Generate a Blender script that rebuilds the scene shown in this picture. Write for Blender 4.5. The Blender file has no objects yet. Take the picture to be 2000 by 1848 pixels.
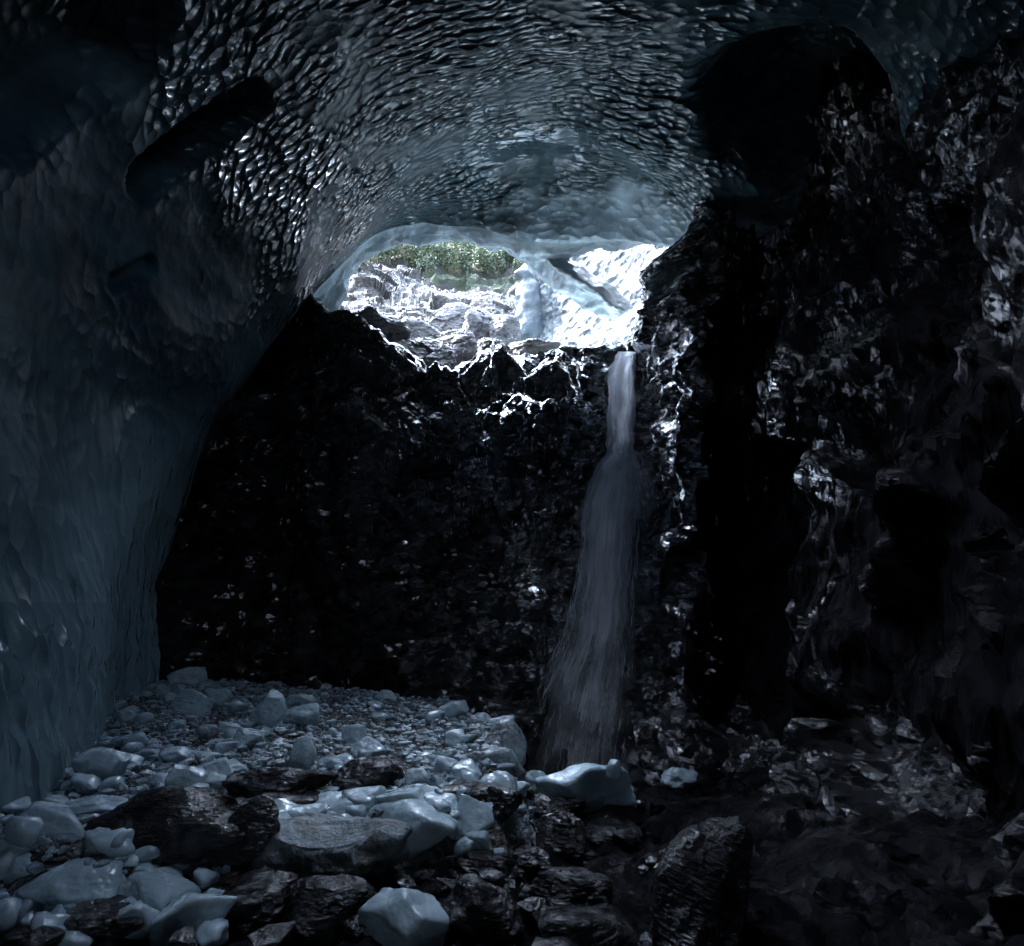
import bpy, bmesh, math, random
import numpy as np
from mathutils import Vector, Matrix
from mathutils.bvhtree import BVHTree

C = bpy.context.scene
COL = C.collection
R = math.radians

# ------------------------------------------------------------------ camera
F = 1303.0                       # focal length, in units of a 2000 px wide picture
PITCH = R(11.1)
cam_d = bpy.data.cameras.new('camera')
cam = bpy.data.objects.new('camera', cam_d); COL.objects.link(cam)
cam.location = (0, 0, 0); cam.rotation_euler = (R(90) + PITCH, 0, 0)
cam_d.sensor_width = 36; cam_d.lens = 36 * F / 2000.0
cam_d.clip_start = 0.05; cam_d.clip_end = 3000
C.camera = cam

# ------------------------------------------------------------------ light
SUN_DIR = Vector((-0.62, 0.28, 0.73)).normalized()      # towards the sun
sun_el = math.asin(SUN_DIR.z); sun_az = math.atan2(SUN_DIR.x, SUN_DIR.y)
w = bpy.data.worlds.new('World'); C.world = w; w.use_nodes = True
nt = w.node_tree; nt.nodes.clear()
sk = nt.nodes.new('ShaderNodeTexSky'); sk.sky_type = 'NISHITA'; sk.sun_disc = False
sk.sun_elevation = sun_el; sk.sun_rotation = sun_az; sk.altitude = 1500
bg = nt.nodes.new('ShaderNodeBackground'); bg.inputs['Strength'].default_value = 0.15
ow = nt.nodes.new('ShaderNodeOutputWorld')
tc = nt.nodes.new('ShaderNodeTexCoord'); mp = nt.nodes.new('ShaderNodeMapping'); mp.inputs['Scale'].default_value = (1, 1, 2.2)
cn = nt.nodes.new('ShaderNodeTexNoise'); cn.inputs['Scale'].default_value = 2.2; cn.inputs['Detail'].default_value = 7
cr_ = nt.nodes.new('ShaderNodeValToRGB'); cr_.color_ramp.elements[0].position = .36; cr_.color_ramp.elements[1].position = .56
cm_ = nt.nodes.new('ShaderNodeMix'); cm_.data_type = 'RGBA'      # bright broken cloud, brightest round the sun
dt = nt.nodes.new('ShaderNodeVectorMath'); dt.operation = 'DOT_PRODUCT'; dt.inputs[1].default_value = Vector((-.3, .75, .58)).normalized()
nt.links.new(tc.outputs['Generated'], dt.inputs[0])
mr = nt.nodes.new('ShaderNodeMapRange'); mr.inputs[1].default_value = .2; mr.inputs[2].default_value = .95; mr.inputs[3].default_value = .35; mr.inputs[4].default_value = 3.4
nt.links.new(dt.outputs['Value'], mr.inputs[0])
cv = nt.nodes.new('ShaderNodeVectorMath'); cv.operation = 'SCALE'; cv.inputs[0].default_value = (6.3, 7.5, 9.6)
nt.links.new(mr.outputs[0], cv.inputs['Scale']); nt.links.new(cv.outputs[0], cm_.inputs[7])
nt.links.new(tc.outputs['Generated'], mp.inputs[0]); nt.links.new(mp.outputs[0], cn.inputs['Vector']); nt.links.new(cn.outputs[0], cr_.inputs[0])
nt.links.new(cr_.outputs[0], cm_.inputs[0]); nt.links.new(sk.outputs[0], cm_.inputs[6]); nt.links.new(cm_.outputs[2], bg.inputs[0])
nt.links.new(bg.outputs[0], ow.inputs[0])
sun_d = bpy.data.lights.new('sun', 'SUN'); sun_d.energy = 2.2; sun_d.angle = R(0.5); sun_d.color = (1, .96, .9)
sun = bpy.data.objects.new('sun', sun_d); COL.objects.link(sun)
sun.rotation_euler = SUN_DIR.to_track_quat('Z', 'Y').to_euler(); sun.location = (-60, 20, 90)
C.view_settings.view_transform = 'Standard'; C.view_settings.look = 'None'
C.view_settings.gamma = 1; C.view_settings.exposure = 3.65
cy = C.cycles
C.render.engine = 'CYCLES'
cy.use_denoising = True; cy.denoiser = 'OPENIMAGEDENOISE'
cy.use_adaptive_sampling = False
cy.max_bounces = 8; cy.diffuse_bounces = 5; cy.glossy_bounces = 4; cy.transparent_max_bounces = 24
cy.sample_clamp_indirect = 6.0; cy.caustics_reflective = True; cy.blur_glossy = 0.3

# ------------------------------------------------------------------ helpers
sp_, cp_ = math.sin(PITCH), math.cos(PITCH)
def ray(u, v):
    x = (u - 1000) / F; y = (924 - v) / F
    return np.array([x, cp_ - y * sp_, sp_ + y * cp_])
def W(u, v, Y):
    d = ray(u, v); return d * (Y / d[1])

def _h(ix, iy, iz, s):
    n = (ix.astype(np.int64) * 73856093) ^ (iy.astype(np.int64) * 19349663) ^ (iz.astype(np.int64) * 83492791) ^ (s * 2654435761 & 0x7fffffff)
    n = n & 0xffffffff
    n = ((n ^ (n >> 16)) * 0x45d9f3b) & 0xffffffff
    n = ((n ^ (n >> 16)) * 0x45d9f3b) & 0xffffffff
    n = n ^ (n >> 16)
    return n
def _r(n, k):
    n = ((n + k * 0x9e3779b9) & 0xffffffff)
    n = ((n ^ (n >> 15)) * 0x2c1b3c6d) & 0xffffffff
    n = ((n ^ (n >> 12)) * 0x297a2d39) & 0xffffffff
    n = n ^ (n >> 15)
    return n / 4294967295.0
def pn(P, s=0):
    P = np.asarray(P, float); I = np.floor(P).astype(np.int64); f = P - I
    t = f * f * f * (f * (f * 6 - 15) + 10); out = 0
    for dx in (0, 1):
        for dy in (0, 1):
            for dz in (0, 1):
                h = _h(I[:, 0] + dx, I[:, 1] + dy, I[:, 2] + dz, s)
                g = np.stack([_r(h, 1), _r(h, 2), _r(h, 3)], 1) * 2 - 1
                d = f - np.array([dx, dy, dz])
                wgt = (t[:, 0] if dx else 1 - t[:, 0]) * (t[:, 1] if dy else 1 - t[:, 1]) * (t[:, 2] if dz else 1 - t[:, 2])
                out = out + wgt * (g * d).sum(1)
    return out * 1.4
def fbm(P, o=4, s=0, rough=.5):
    a = 1; r = 0; P = np.asarray(P, float)
    for k in range(o):
        r = r + a * pn(P, s + k); P = P * 2.03 + 7.1; a *= rough
    return r
def ridged(P, o=4, s=0, rough=.55):
    a = 1; r = 0; P = np.asarray(P, float)
    for k in range(o):
        r = r + a * (1 - 2 * np.abs(pn(P, s + k))); P = P * 2.07 + 3.7; a *= rough
    return r
def crag(P, s=0, tilt=1.0, step=.5):
    """broken rock: every Voronoi cell is its own tilted flat face"""
    P = np.asarray(P, float); I = np.floor(P).astype(np.int64); n = len(P)
    best = np.full(n, 1e9); val = np.zeros(n)
    for dx in (-1, 0, 1):
        for dy in (-1, 0, 1):
            for dz in (-1, 0, 1):
                cx, cy_, cz = I[:, 0] + dx, I[:, 1] + dy, I[:, 2] + dz
                h = _h(cx, cy_, cz, s)
                c = np.stack([cx + _r(h, 1), cy_ + _r(h, 2), cz + _r(h, 3)], 1)
                q = P - c; d = (q * q).sum(1)
                g = np.stack([_r(h, 4), _r(h, 5), _r(h, 6)], 1) * 2 - 1
                vv = (g * q).sum(1) * tilt + (_r(h, 7) * 2 - 1) * step
                m = d < best
                best = np.where(m, d, best); val = np.where(m, vv, val)
    return val
def sm(a, b, x):
    t = np.clip((x - a) / (b - a), 0, 1); return t * t * (3 - 2 * t)

def cr(pts, n):
    """Catmull-Rom through pts (k,...) with n steps a segment"""
    pts = np.asarray(pts, float); k = len(pts)
    e = np.concatenate([[2 * pts[0] - pts[1]], pts, [2 * pts[-1] - pts[-2]]])
    out = []
    for i in range(k - 1):
        p0, p1, p2, p3 = e[i], e[i + 1], e[i + 2], e[i + 3]
        m = n if np.isscalar(n) else n[i]
        for t in np.arange(m) / m:
            out.append(.5 * (2 * p1 + (p2 - p0) * t + (2 * p0 - 5 * p1 + 4 * p2 - p3) * t * t + (3 * p1 - p0 - 3 * p2 + p3) * t ** 3))
    out.append(pts[-1])
    return np.array(out)
def loft(net, nr, nc):
    net = np.array(net, float)
    g = cr(net, nr)                       # along rows
    g = cr(np.swapaxes(g, 0, 1), nc)
    return np.swapaxes(g, 0, 1)           # (rows, cols, 3)
def grid_normals(g):
    du = np.gradient(g, axis=0); dv = np.gradient(g, axis=1)
    n = np.cross(du, dv); l = np.linalg.norm(n, axis=2, keepdims=True)
    return n / np.maximum(l, 1e-9)
def blur(d, r, c, k=1):
    d = d.reshape(r, c)
    for _ in range(k):
        p = np.pad(d, 1, mode='edge'); d = (p[:-2, 1:-1] + p[2:, 1:-1] + p[1:-1, :-2] + p[1:-1, 2:] + 2 * p[1:-1, 1:-1]) / 6
    return d.ravel()
def grid_faces(r, c):
    a = np.arange(r * c).reshape(r, c)
    return np.stack([a[:-1, :-1], a[:-1, 1:], a[1:, 1:], a[1:, :-1]], -1).reshape(-1, 4)
def mesh_np(name, V, Fc, mat, smooth=True):
    V = np.asarray(V, np.float32).reshape(-1, 3); Fc = np.asarray(Fc, np.int32)
    k = Fc.shape[1]
    me = bpy.data.meshes.new(name)
    me.vertices.add(len(V)); me.vertices.foreach_set('co', V.ravel())
    me.loops.add(Fc.size); me.loops.foreach_set('vertex_index', Fc.ravel())
    me.polygons.add(len(Fc))
    me.polygons.foreach_set('loop_start', np.arange(0, Fc.size, k, dtype=np.int32))
    me.polygons.foreach_set('loop_total', np.full(len(Fc), k, np.int32))
    me.polygons.foreach_set('use_smooth', np.full(len(Fc), smooth))
    me.update(calc_edges=True); me.validate()
    if mat: me.materials.append(mat)
    return me
def link(name, me, parent=None, loc=None, **props):
    o = bpy.data.objects.new(name, me); COL.objects.link(o)
    if loc is not None: o.location = loc
    if parent: o.parent = parent
    for k, v in props.items():
        if v is not None: o[k] = v
    return o
def empty(name, loc, label, category, group=None):
    o = bpy.data.objects.new(name, None); COL.objects.link(o); o.location = loc
    o['label'] = label; o['category'] = category
    if group: o['group'] = group
    return o
def add_uv(me, uv_per_vert):
    uvl = me.uv_layers.new(name='flow')
    idx = np.empty(len(me.loops), np.int32); me.loops.foreach_get('vertex_index', idx)
    uvl.data.foreach_set('uv', np.asarray(uv_per_vert, np.float32)[idx].ravel())

# ------------------------------------------------------------------ materials
class M:
    def __init__(s, name):
        s.m = bpy.data.materials.new(name); s.m.use_nodes = True
        s.t = s.m.node_tree; s.b = s.t.nodes['Principled BSDF']; s.out = s.t.nodes['Material Output']
        s.g = s.t.nodes.new('ShaderNodeNewGeometry'); s.pos = s.g.outputs['Position']
    def n(s, typ, ins=None, **kw):
        nd = s.t.nodes.new(typ)
        for k, v in kw.items(): setattr(nd, k, v)
        for k, v in (ins or {}).items():
            if isinstance(v, bpy.types.NodeSocket): s.t.links.new(v, nd.inputs[k])
            else: nd.inputs[k].default_value = v
        return nd
    def objpos(s):
        s.pos = s.n('ShaderNodeTexCoord').outputs['Object']; return s
    def map(s, scale, rot=(0, 0, 0), src=None):
        return s.n('ShaderNodeMapping', {'Vector': src or s.pos, 'Scale': scale, 'Rotation': rot}).outputs[0]
    def noise(s, vec, scale, detail=4, rough=.55, dist=0.0):
        return s.n('ShaderNodeTexNoise', {'Vector': vec, 'Scale': scale, 'Detail': detail, 'Roughness': rough, 'Distortion': dist}).outputs['Fac']
    def voro(s, vec, scale, feature='F1', smooth=None):
        nd = s.n('ShaderNodeTexVoronoi', {'Vector': vec, 'Scale': scale}, feature=feature)
        if smooth is not None: nd.inputs['Smoothness'].default_value = smooth
        return nd
    def ramp(s, fac, stops):
        nd = s.n('ShaderNodeValToRGB', {'Fac': fac}); e = nd.color_ramp.elements
        while len(e) < len(stops): e.new(.5)
        for i, (p, c) in enumerate(stops):
            e[i].position = p; e[i].color = (*c, 1) if len(c) == 3 else c
        return nd.outputs[0]
    def math(s, op, a, b=0.0, c=None, clamp=False):
        ins = {0: a, 1: b}
        if c is not None: ins[2] = c
        return s.n('ShaderNodeMath', ins, operation=op, use_clamp=clamp).outputs[0]
    def mix(s, f, a, b):
        nd = s.n('ShaderNodeMix', data_type='RGBA')
        for k, v in ((0, f), (6, a), (7, b)):
            if isinstance(v, bpy.types.NodeSocket): s.t.links.new(v, nd.inputs[k])
            else: nd.inputs[k].default_value = v if k == 0 else (*v, 1)
        return nd.outputs[2]
    def bump(s, h, dist, strength=1.0, normal=None):
        ins = {'Height': h, 'Distance': dist, 'Strength': strength}
        if normal: ins['Normal'] = normal
        return s.n('ShaderNodeBump', ins).outputs[0]
    def set(s, **kw):
        for k, v in kw.items():
            k = k.replace('_', ' ')
            if isinstance(v, bpy.types.NodeSocket): s.t.links.new(v, s.b.inputs[k])
            else: s.b.inputs[k].default_value = (*v, 1) if isinstance(v, tuple) and len(v) == 3 and k != 'Subsurface Radius' else v
        return s.m

def glow(m, tint, fac):
    tr = m.n('ShaderNodeBsdfTranslucent', {'Color': (*tint, 1)}).outputs[0]
    mx = m.n('ShaderNodeMixShader', {0: fac, 1: m.b.outputs[0], 2: tr}).outputs[0]
    m.t.links.new(mx, m.out.inputs[0])
def mat_vault():
    m = M('glacier_ice')
    wv = m.n('ShaderNodeVectorMath', {0: m.pos, 1: m.n('ShaderNodeVectorMath', {0: m.n('ShaderNodeTexNoise', {'Vector': m.pos, 'Scale': .6, 'Detail': 2}).outputs['Color'], 'Scale': .55}, operation='SCALE').outputs[0]}, operation='ADD').outputs[0]
    st = m.map((.5, .85, .8), src=wv)
    v1 = m.math('POWER', m.voro(st, 4.8, 'F1').outputs['Distance'], 2.0)
    v2 = m.math('POWER', m.voro(st, 7.5, 'F1').outputs['Distance'], 2.0)
    n1 = m.noise(m.pos, .5, 4)
    h = m.math('ADD', m.math('MULTIPLY', v1, .25), m.math('MULTIPLY', v2, .012))
    amp = m.ramp(m.noise(m.pos, .45, 4, .6), [(.42, (.15,) * 3), (.62, (1,) * 3)])
    zz = m.n('ShaderNodeSeparateXYZ', {0: m.pos}).outputs[2]
    amp = m.math('MULTIPLY', amp, m.math('ADD', .15, m.math('MULTIPLY', m.n('ShaderNodeMapRange', {0: m.math('ADD', zz, m.math('MULTIPLY', m.n('ShaderNodeSeparateXYZ', {0: m.pos}).outputs[0], .45)), 1: 3.0, 2: 9.0}, interpolation_type='SMOOTHSTEP').outputs[0], .85)))
    amp_r = amp
    pd = m.n('ShaderNodeVectorMath', {0: m.pos, 1: tuple(W(1055, 300, 19.8))}, operation='DISTANCE').outputs['Value']
    pd = m.math('ADD', pd, m.math('MULTIPLY', m.math('SUBTRACT', m.noise(m.map((.6, 1.4, 1)), .8, 4), .5), 3.5))
    amp = m.math('MULTIPLY', amp, m.n('ShaderNodeMapRange', {0: pd, 1: 1.0, 2: 2.6, 3: .10, 4: 1.0}, interpolation_type='SMOOTHSTEP').outputs[0])
    h = m.math('MULTIPLY', h, amp)
    h = m.math('ADD', h, m.math('MULTIPLY', n1, .10))
    s2 = m.n('ShaderNodeSeparateXYZ', {0: m.pos})
    lo2 = m.math('MULTIPLY', m.n('ShaderNodeMapRange', {0: s2.outputs[2], 1: 7.0, 2: 0.0}).outputs[0], m.n('ShaderNodeMapRange', {0: s2.outputs[0], 1: -4.0, 2: -5.5}).outputs[0])
    v3 = m.math('POWER', m.voro(m.map((1, 1, .45), src=wv), 3.3, 'F1').outputs['Distance'], 2.0)
    h = m.math('ADD', h, m.math('MULTIPLY', m.math('MULTIPLY', v3, .10), lo2))
    edge = m.math('MULTIPLY', lo2, m.n('ShaderNodeMapRange', {0: s2.outputs[1], 1: 11.0, 2: 14.5}).outputs[0])
    edge = m.math('MAXIMUM', edge, m.math('MULTIPLY', lo2, m.n('ShaderNodeMapRange', {0: s2.outputs[2], 1: 0.5, 2: -1.5}).outputs[0]))
    amp_r = m.math('MAXIMUM', amp_r, edge)
    h = m.math('ADD', h, m.math('MULTIPLY', m.noise(m.pos, 9, 2), .002))
    nrm = m.bump(h, 1.0)
    d = m.ramp(m.noise(m.map((.5, .5, 1.4)), .8, 6, .62), [(.3, (.018, .034, .042)), (.5, (.034, .062, .074)), (.72, (.065, .11, .128))])
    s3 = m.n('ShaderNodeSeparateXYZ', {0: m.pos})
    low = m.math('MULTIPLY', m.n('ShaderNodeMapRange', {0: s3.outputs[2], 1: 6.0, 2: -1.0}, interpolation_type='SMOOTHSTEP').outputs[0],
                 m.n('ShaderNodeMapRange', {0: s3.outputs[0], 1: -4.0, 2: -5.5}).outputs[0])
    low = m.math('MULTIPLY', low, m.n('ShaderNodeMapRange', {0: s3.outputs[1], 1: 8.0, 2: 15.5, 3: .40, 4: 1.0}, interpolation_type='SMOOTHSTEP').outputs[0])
    d = m.mix(m.math('MULTIPLY', low, .9), d, (.30, .43, .48))  # lower left wall paler towards its far edge: light put into the colour
    dirt = m.ramp(m.noise(m.map((.3, .3, 2.2), (.25, .4, 0)), 1.0, 7, .7, .6), [(.60, (0,) * 3), (.70, (1,) * 3)])
    col = m.mix(m.math('MULTIPLY', dirt, .5), d, (.07, .06, .05))
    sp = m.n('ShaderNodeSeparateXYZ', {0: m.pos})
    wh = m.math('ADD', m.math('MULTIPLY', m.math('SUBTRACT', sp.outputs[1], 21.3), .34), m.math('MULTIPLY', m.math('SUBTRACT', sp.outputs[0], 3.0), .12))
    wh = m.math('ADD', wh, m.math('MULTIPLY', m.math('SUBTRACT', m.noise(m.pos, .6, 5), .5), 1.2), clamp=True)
    col = m.mix(m.math('MULTIPLY', wh, .85), col, (.58, .70, .76))  # ice whitened towards the mouth: outside light put into the base colour
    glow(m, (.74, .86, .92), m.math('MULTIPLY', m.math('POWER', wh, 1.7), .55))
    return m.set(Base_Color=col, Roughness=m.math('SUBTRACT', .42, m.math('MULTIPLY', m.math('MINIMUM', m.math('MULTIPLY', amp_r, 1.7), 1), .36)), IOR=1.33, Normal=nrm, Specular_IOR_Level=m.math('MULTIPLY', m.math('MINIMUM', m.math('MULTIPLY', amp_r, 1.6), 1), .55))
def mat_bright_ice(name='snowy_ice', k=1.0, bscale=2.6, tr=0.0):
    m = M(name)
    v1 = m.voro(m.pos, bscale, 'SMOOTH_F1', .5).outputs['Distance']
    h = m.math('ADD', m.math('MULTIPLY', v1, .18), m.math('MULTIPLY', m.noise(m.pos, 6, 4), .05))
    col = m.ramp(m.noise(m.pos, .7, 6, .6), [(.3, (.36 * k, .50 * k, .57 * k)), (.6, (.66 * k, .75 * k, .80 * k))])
    if tr: glow(m, (.72, .87, .93), tr)
    return m.set(Base_Color=col, Roughness=.35, IOR=1.31, Normal=m.bump(h, 1.0))
def facets(m, nrm, vec, levels):
    for sc, k in levels:
        v = m.voro(vec, sc, 'F1').outputs['Color']
        c = m.n('ShaderNodeVectorMath', {0: v, 1: (.5, .5, .5)}, operation='SUBTRACT').outputs[0]
        c = m.n('ShaderNodeVectorMath', {0: c, 'Scale': k}, operation='SCALE').outputs[0]
        nrm = m.n('ShaderNodeVectorMath', {0: nrm, 1: c}, operation='ADD').outputs[0]
    return m.n('ShaderNodeVectorMath', {0: nrm}, operation='NORMALIZE').outputs[0]
def mat_rock(name, c0, c1, rough=(.22, .5), scale=1.0, obj=False, bump=1.0, veins=.0, strata=(1, 1, 3), rot=(.5, .3, 0), fac=0.0, spray=False):
    m = M(name)
    if obj: m.objpos()
    sv = m.map(strata, rot)
    n1 = m.noise(sv, 1.3 * scale, 9, .68, .05)
    n2 = m.noise(sv, 7 * scale, 6, .65)
    v = m.voro(sv, 3.2 * scale, 'F1').outputs['Distance']
    v2 = m.voro(sv, 9 * scale, 'F1').outputs['Distance']
    h = m.math('ADD', m.math('MULTIPLY', n1, (.07 if fac else .22) / scale), m.math('MULTIPLY', n2, (.03 if fac else .10) / scale))
    h = m.math('ADD', h, m.math('ADD', m.math('MULTIPLY', v, .07 / scale), m.math('MULTIPLY', v2, .025 / scale)))
    col = m.ramp(m.noise(sv, 2.1 * scale, 8, .7), [(.3, c0), (.7, c1)])
    if veins:
        vn = m.ramp(m.noise(m.map((1, 1, 5), (.9, .3, .2)), 1.1 * scale, 5, .6, .8), [(.60, (0,) * 3), (.68, (1,) * 3)])
        col = m.mix(m.math('MULTIPLY', vn, veins), col, (.38, .36, .36))
    rg = m.ramp(m.noise(m.pos, 1.1 * scale, 5), [(.35, (rough[0],) * 3), (.65, (rough[1],) * 3)])
    nrm = m.bump(h, bump)
    wet = m.ramp(m.noise(m.map((1, 1, .6)), .42 * scale, 4, .6, .4), [(.44, (.06,) * 3), (.60, (1,) * 3)] if spray != 1 else [(.34, (.25,) * 3), (.5, (1,) * 3)])
    if fac:
        wv = m.n('ShaderNodeVectorMath', {0: sv, 1: m.n('ShaderNodeVectorMath', {0: m.n('ShaderNodeTexNoise', {'Vector': sv, 'Scale': 2.5 * scale, 'Detail': 4}).outputs['Color'], 'Scale': .03 / scale}, operation='SCALE').outputs[0]}, operation='ADD').outputs[0]
        nrm = facets(m, nrm, wv, [(1.1 * scale, fac * .8), (3.4 * scale, fac), (8.0 * scale, fac * .55)])
    if spray == 2:
        wet = m.ramp(m.noise(m.map((1, 1, .5)), .38, 5, .65), [(.50, (.02,) * 3), (.66, (1,) * 3)])
        sx = m.n('ShaderNodeSeparateXYZ', {0: m.pos})
        wet = m.math('MULTIPLY', wet, m.n('ShaderNodeMapRange', {0: m.math('ADD', sx.outputs[2], m.math('MULTIPLY', m.noise(m.pos, .5, 4), 4)), 1: 3.2, 2: 6.5, 3: .03, 4: 1.0}, interpolation_type='SMOOTHSTEP').outputs[0])
    if spray == 1:
        sx = m.n('ShaderNodeSeparateXYZ', {0: m.pos})
        wet = m.math('MULTIPLY', wet, m.n('ShaderNodeMapRange', {0: m.math('ADD', sx.outputs[0], m.math('MULTIPLY', m.noise(m.pos, .5), 2.5)), 1: -2.6, 2: 1.2, 3: .08, 4: 1.0}, interpolation_type='SMOOTHSTEP').outputs[0])
        near_shade = m.n('ShaderNodeMapRange', {0: m.math('ADD', sx.outputs[1], m.math('MULTIPLY', m.noise(m.pos, .5), 2.5)), 1: 11.0, 2: 14.5, 3: .12, 4: 1.0}, interpolation_type='SMOOTHSTEP').outputs[0]
        wet = m.math('MULTIPLY', wet, near_shade); col = m.mix(near_shade, (.010, .010, .011), col)  # near rock loses sheen and turns black: shade put into the colour
    return m.set(Base_Color=col, Roughness=rg, IOR=1.5, Normal=nrm, Specular_IOR_Level=m.math('MULTIPLY', wet, 1.0) if fac else .5, Coat_Weight=wet if fac else 0.0, Coat_Roughness=.06, Coat_Normal=nrm)
def mat_block(name='clear_ice', dirt=0.0, k=1.0):
    m = M(name).objpos()
    n = m.noise(m.pos, 1.7, 6, .6)
    col = m.ramp(n, [(.3, (.29 * k, .37 * k, .42 * k)), (.7, (.47 * k, .59 * k, .65 * k))])
    fl = m.ramp(m.noise(m.pos, 16, 6, .75), [(.60, (0,) * 3), (.68, (1,) * 3)])
    col = m.mix(m.math('MULTIPLY', fl, m.math('MULTIPLY', m.noise(m.pos, 1.1), .9)), col, (.07, .062, .055))
    cr_k = m.ramp(m.n('ShaderNodeTexVoronoi', {'Vector': m.pos, 'Scale': 1.6}, feature='DISTANCE_TO_EDGE').outputs[0], [(0, (1,) * 3), (.035, (0,) * 3)])
    col = m.mix(m.math('MULTIPLY', cr_k, .35), col, (.62, .70, .74))
    if dirt:
        d = m.ramp(m.noise(m.pos, 3.1, 9, .72), [(.44, (0,) * 3), (.62, (1,) * 3)])
        col = m.mix(m.math('MULTIPLY', d, dirt), col, (.075, .068, .060))
    h = m.math('ADD', m.math('MULTIPLY', m.noise(m.pos, 3, 3), .07), m.math('MULTIPLY', m.noise(m.pos, 14, 4), .006 + .03 * dirt))
    return m.set(Base_Color=col, Roughness=m.ramp(m.noise(m.pos, 5, 4), [(.42, (.05 + .3 * dirt,) * 3), (.6, (.34 + .2 * dirt,) * 3)]), IOR=1.31, Normal=m.bump(h, 1.0), Specular_IOR_Level=.8)
def mat_ground():
    m = M('dirty_ice_gravel')
    n = m.noise(m.pos, 1.1, 8, .7)
    ice = m.ramp(m.noise(m.pos, 9, 6, .7), [(.35, (.13, .15, .165)), (.6, (.32, .37, .40))])
    grit = m.ramp(m.noise(m.pos, 26, 5, .7), [(.35, (.035, .03, .027)), (.65, (.16, .14, .12))])
    col = m.mix(m.ramp(m.math('ADD', m.math('MULTIPLY', n, .5), m.math('MULTIPLY', m.noise(m.pos, 14, 5, .7), .5)), [(.44, (0,) * 3), (.54, (1,) * 3)]), ice, grit)
    v = m.voro(m.pos, 11, 'F1').outputs['Distance']; v2 = m.voro(m.pos, 30, 'F1').outputs['Distance']
    h = m.math('ADD', m.math('MULTIPLY', v, -.06), m.math('MULTIPLY', v2, -.02))
    h = m.math('ADD', h, m.math('MULTIPLY', m.noise(m.pos, 5, 6, .7), .08))
    return m.set(Base_Color=col, Roughness=.16, Normal=m.bump(h, 1.0))
def mat_hill():
    m = M('wooded_hillside')
    g = m.ramp(m.noise(m.pos, .5, 8, .7), [(.3, (.045, .065, .037)), (.55, (.07, .095, .05)), (.75, (.11, .11, .07))])
    r = m.ramp(m.noise(m.map((1, 1, 2.5), (.3, .6, 0)), .35, 9, .75), [(.3, (.06, .058, .058)), (.7, (.19, .18, .175))])
    msk = m.ramp(m.noise(m.map((.06, .03, .035), (0, .5, 0)), 1.0, 8, .65), [(.46, (0,) * 3), (.54, (1,) * 3)])
    h = m.math('MULTIPLY', m.noise(m.map((1, 1, 1.6), (.3, .6, 0)), .22, 10, .75), 7)
    return m.set(Base_Color=m.mix(msk, g, r), Roughness=.9, Normal=m.bump(h, 1.0))
def mat_leaf(name, c):
    m = M(name)
    col = m.ramp(m.noise(m.pos, .9, 3), [(.3, tuple(x * .6 for x in c)), (.7, c)])
    m.set(Base_Color=col, Roughness=.7); return m.m

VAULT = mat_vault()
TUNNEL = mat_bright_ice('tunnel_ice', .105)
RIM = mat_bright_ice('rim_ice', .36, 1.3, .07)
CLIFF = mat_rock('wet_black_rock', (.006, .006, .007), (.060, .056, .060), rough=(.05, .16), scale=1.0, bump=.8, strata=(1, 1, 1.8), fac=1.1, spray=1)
STREAKED = mat_rock('streaked_black_rock', (.003, .003, .004), (.016, .015, .017), rough=(.05, .18), scale=1.0, bump=.8, strata=(1.5, 1.5, .38), rot=(.1, .12, 0), fac=1.0, spray=2)
BOULDER = mat_rock('wet_boulder', (.008, .008, .010), (.035, .034, .036), rough=(.08, .28), scale=2.6, obj=True, fac=.35)
BROWN = mat_rock('brown_boulder', (.03, .014, .01), (.10, .05, .035), rough=(.3, .5), scale=2.2, obj=True)
PALE = mat_rock('damp_slate', (.030, .028, .027), (.072, .067, .064), rough=(.6, .85), scale=.5, strata=(1, 1, 2.2))
GREY = mat_rock('damp_grey_rock', (.035, .033, .037), (.22, .21, .21), rough=(.3, .55), scale=.9, strata=(1, 1, 3), veins=.55)
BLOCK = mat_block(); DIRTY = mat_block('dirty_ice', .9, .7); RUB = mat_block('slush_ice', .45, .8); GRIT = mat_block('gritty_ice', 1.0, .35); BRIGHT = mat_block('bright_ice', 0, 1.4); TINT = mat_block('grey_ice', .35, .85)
GROUND = mat_ground(); HILL = mat_hill()

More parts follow.
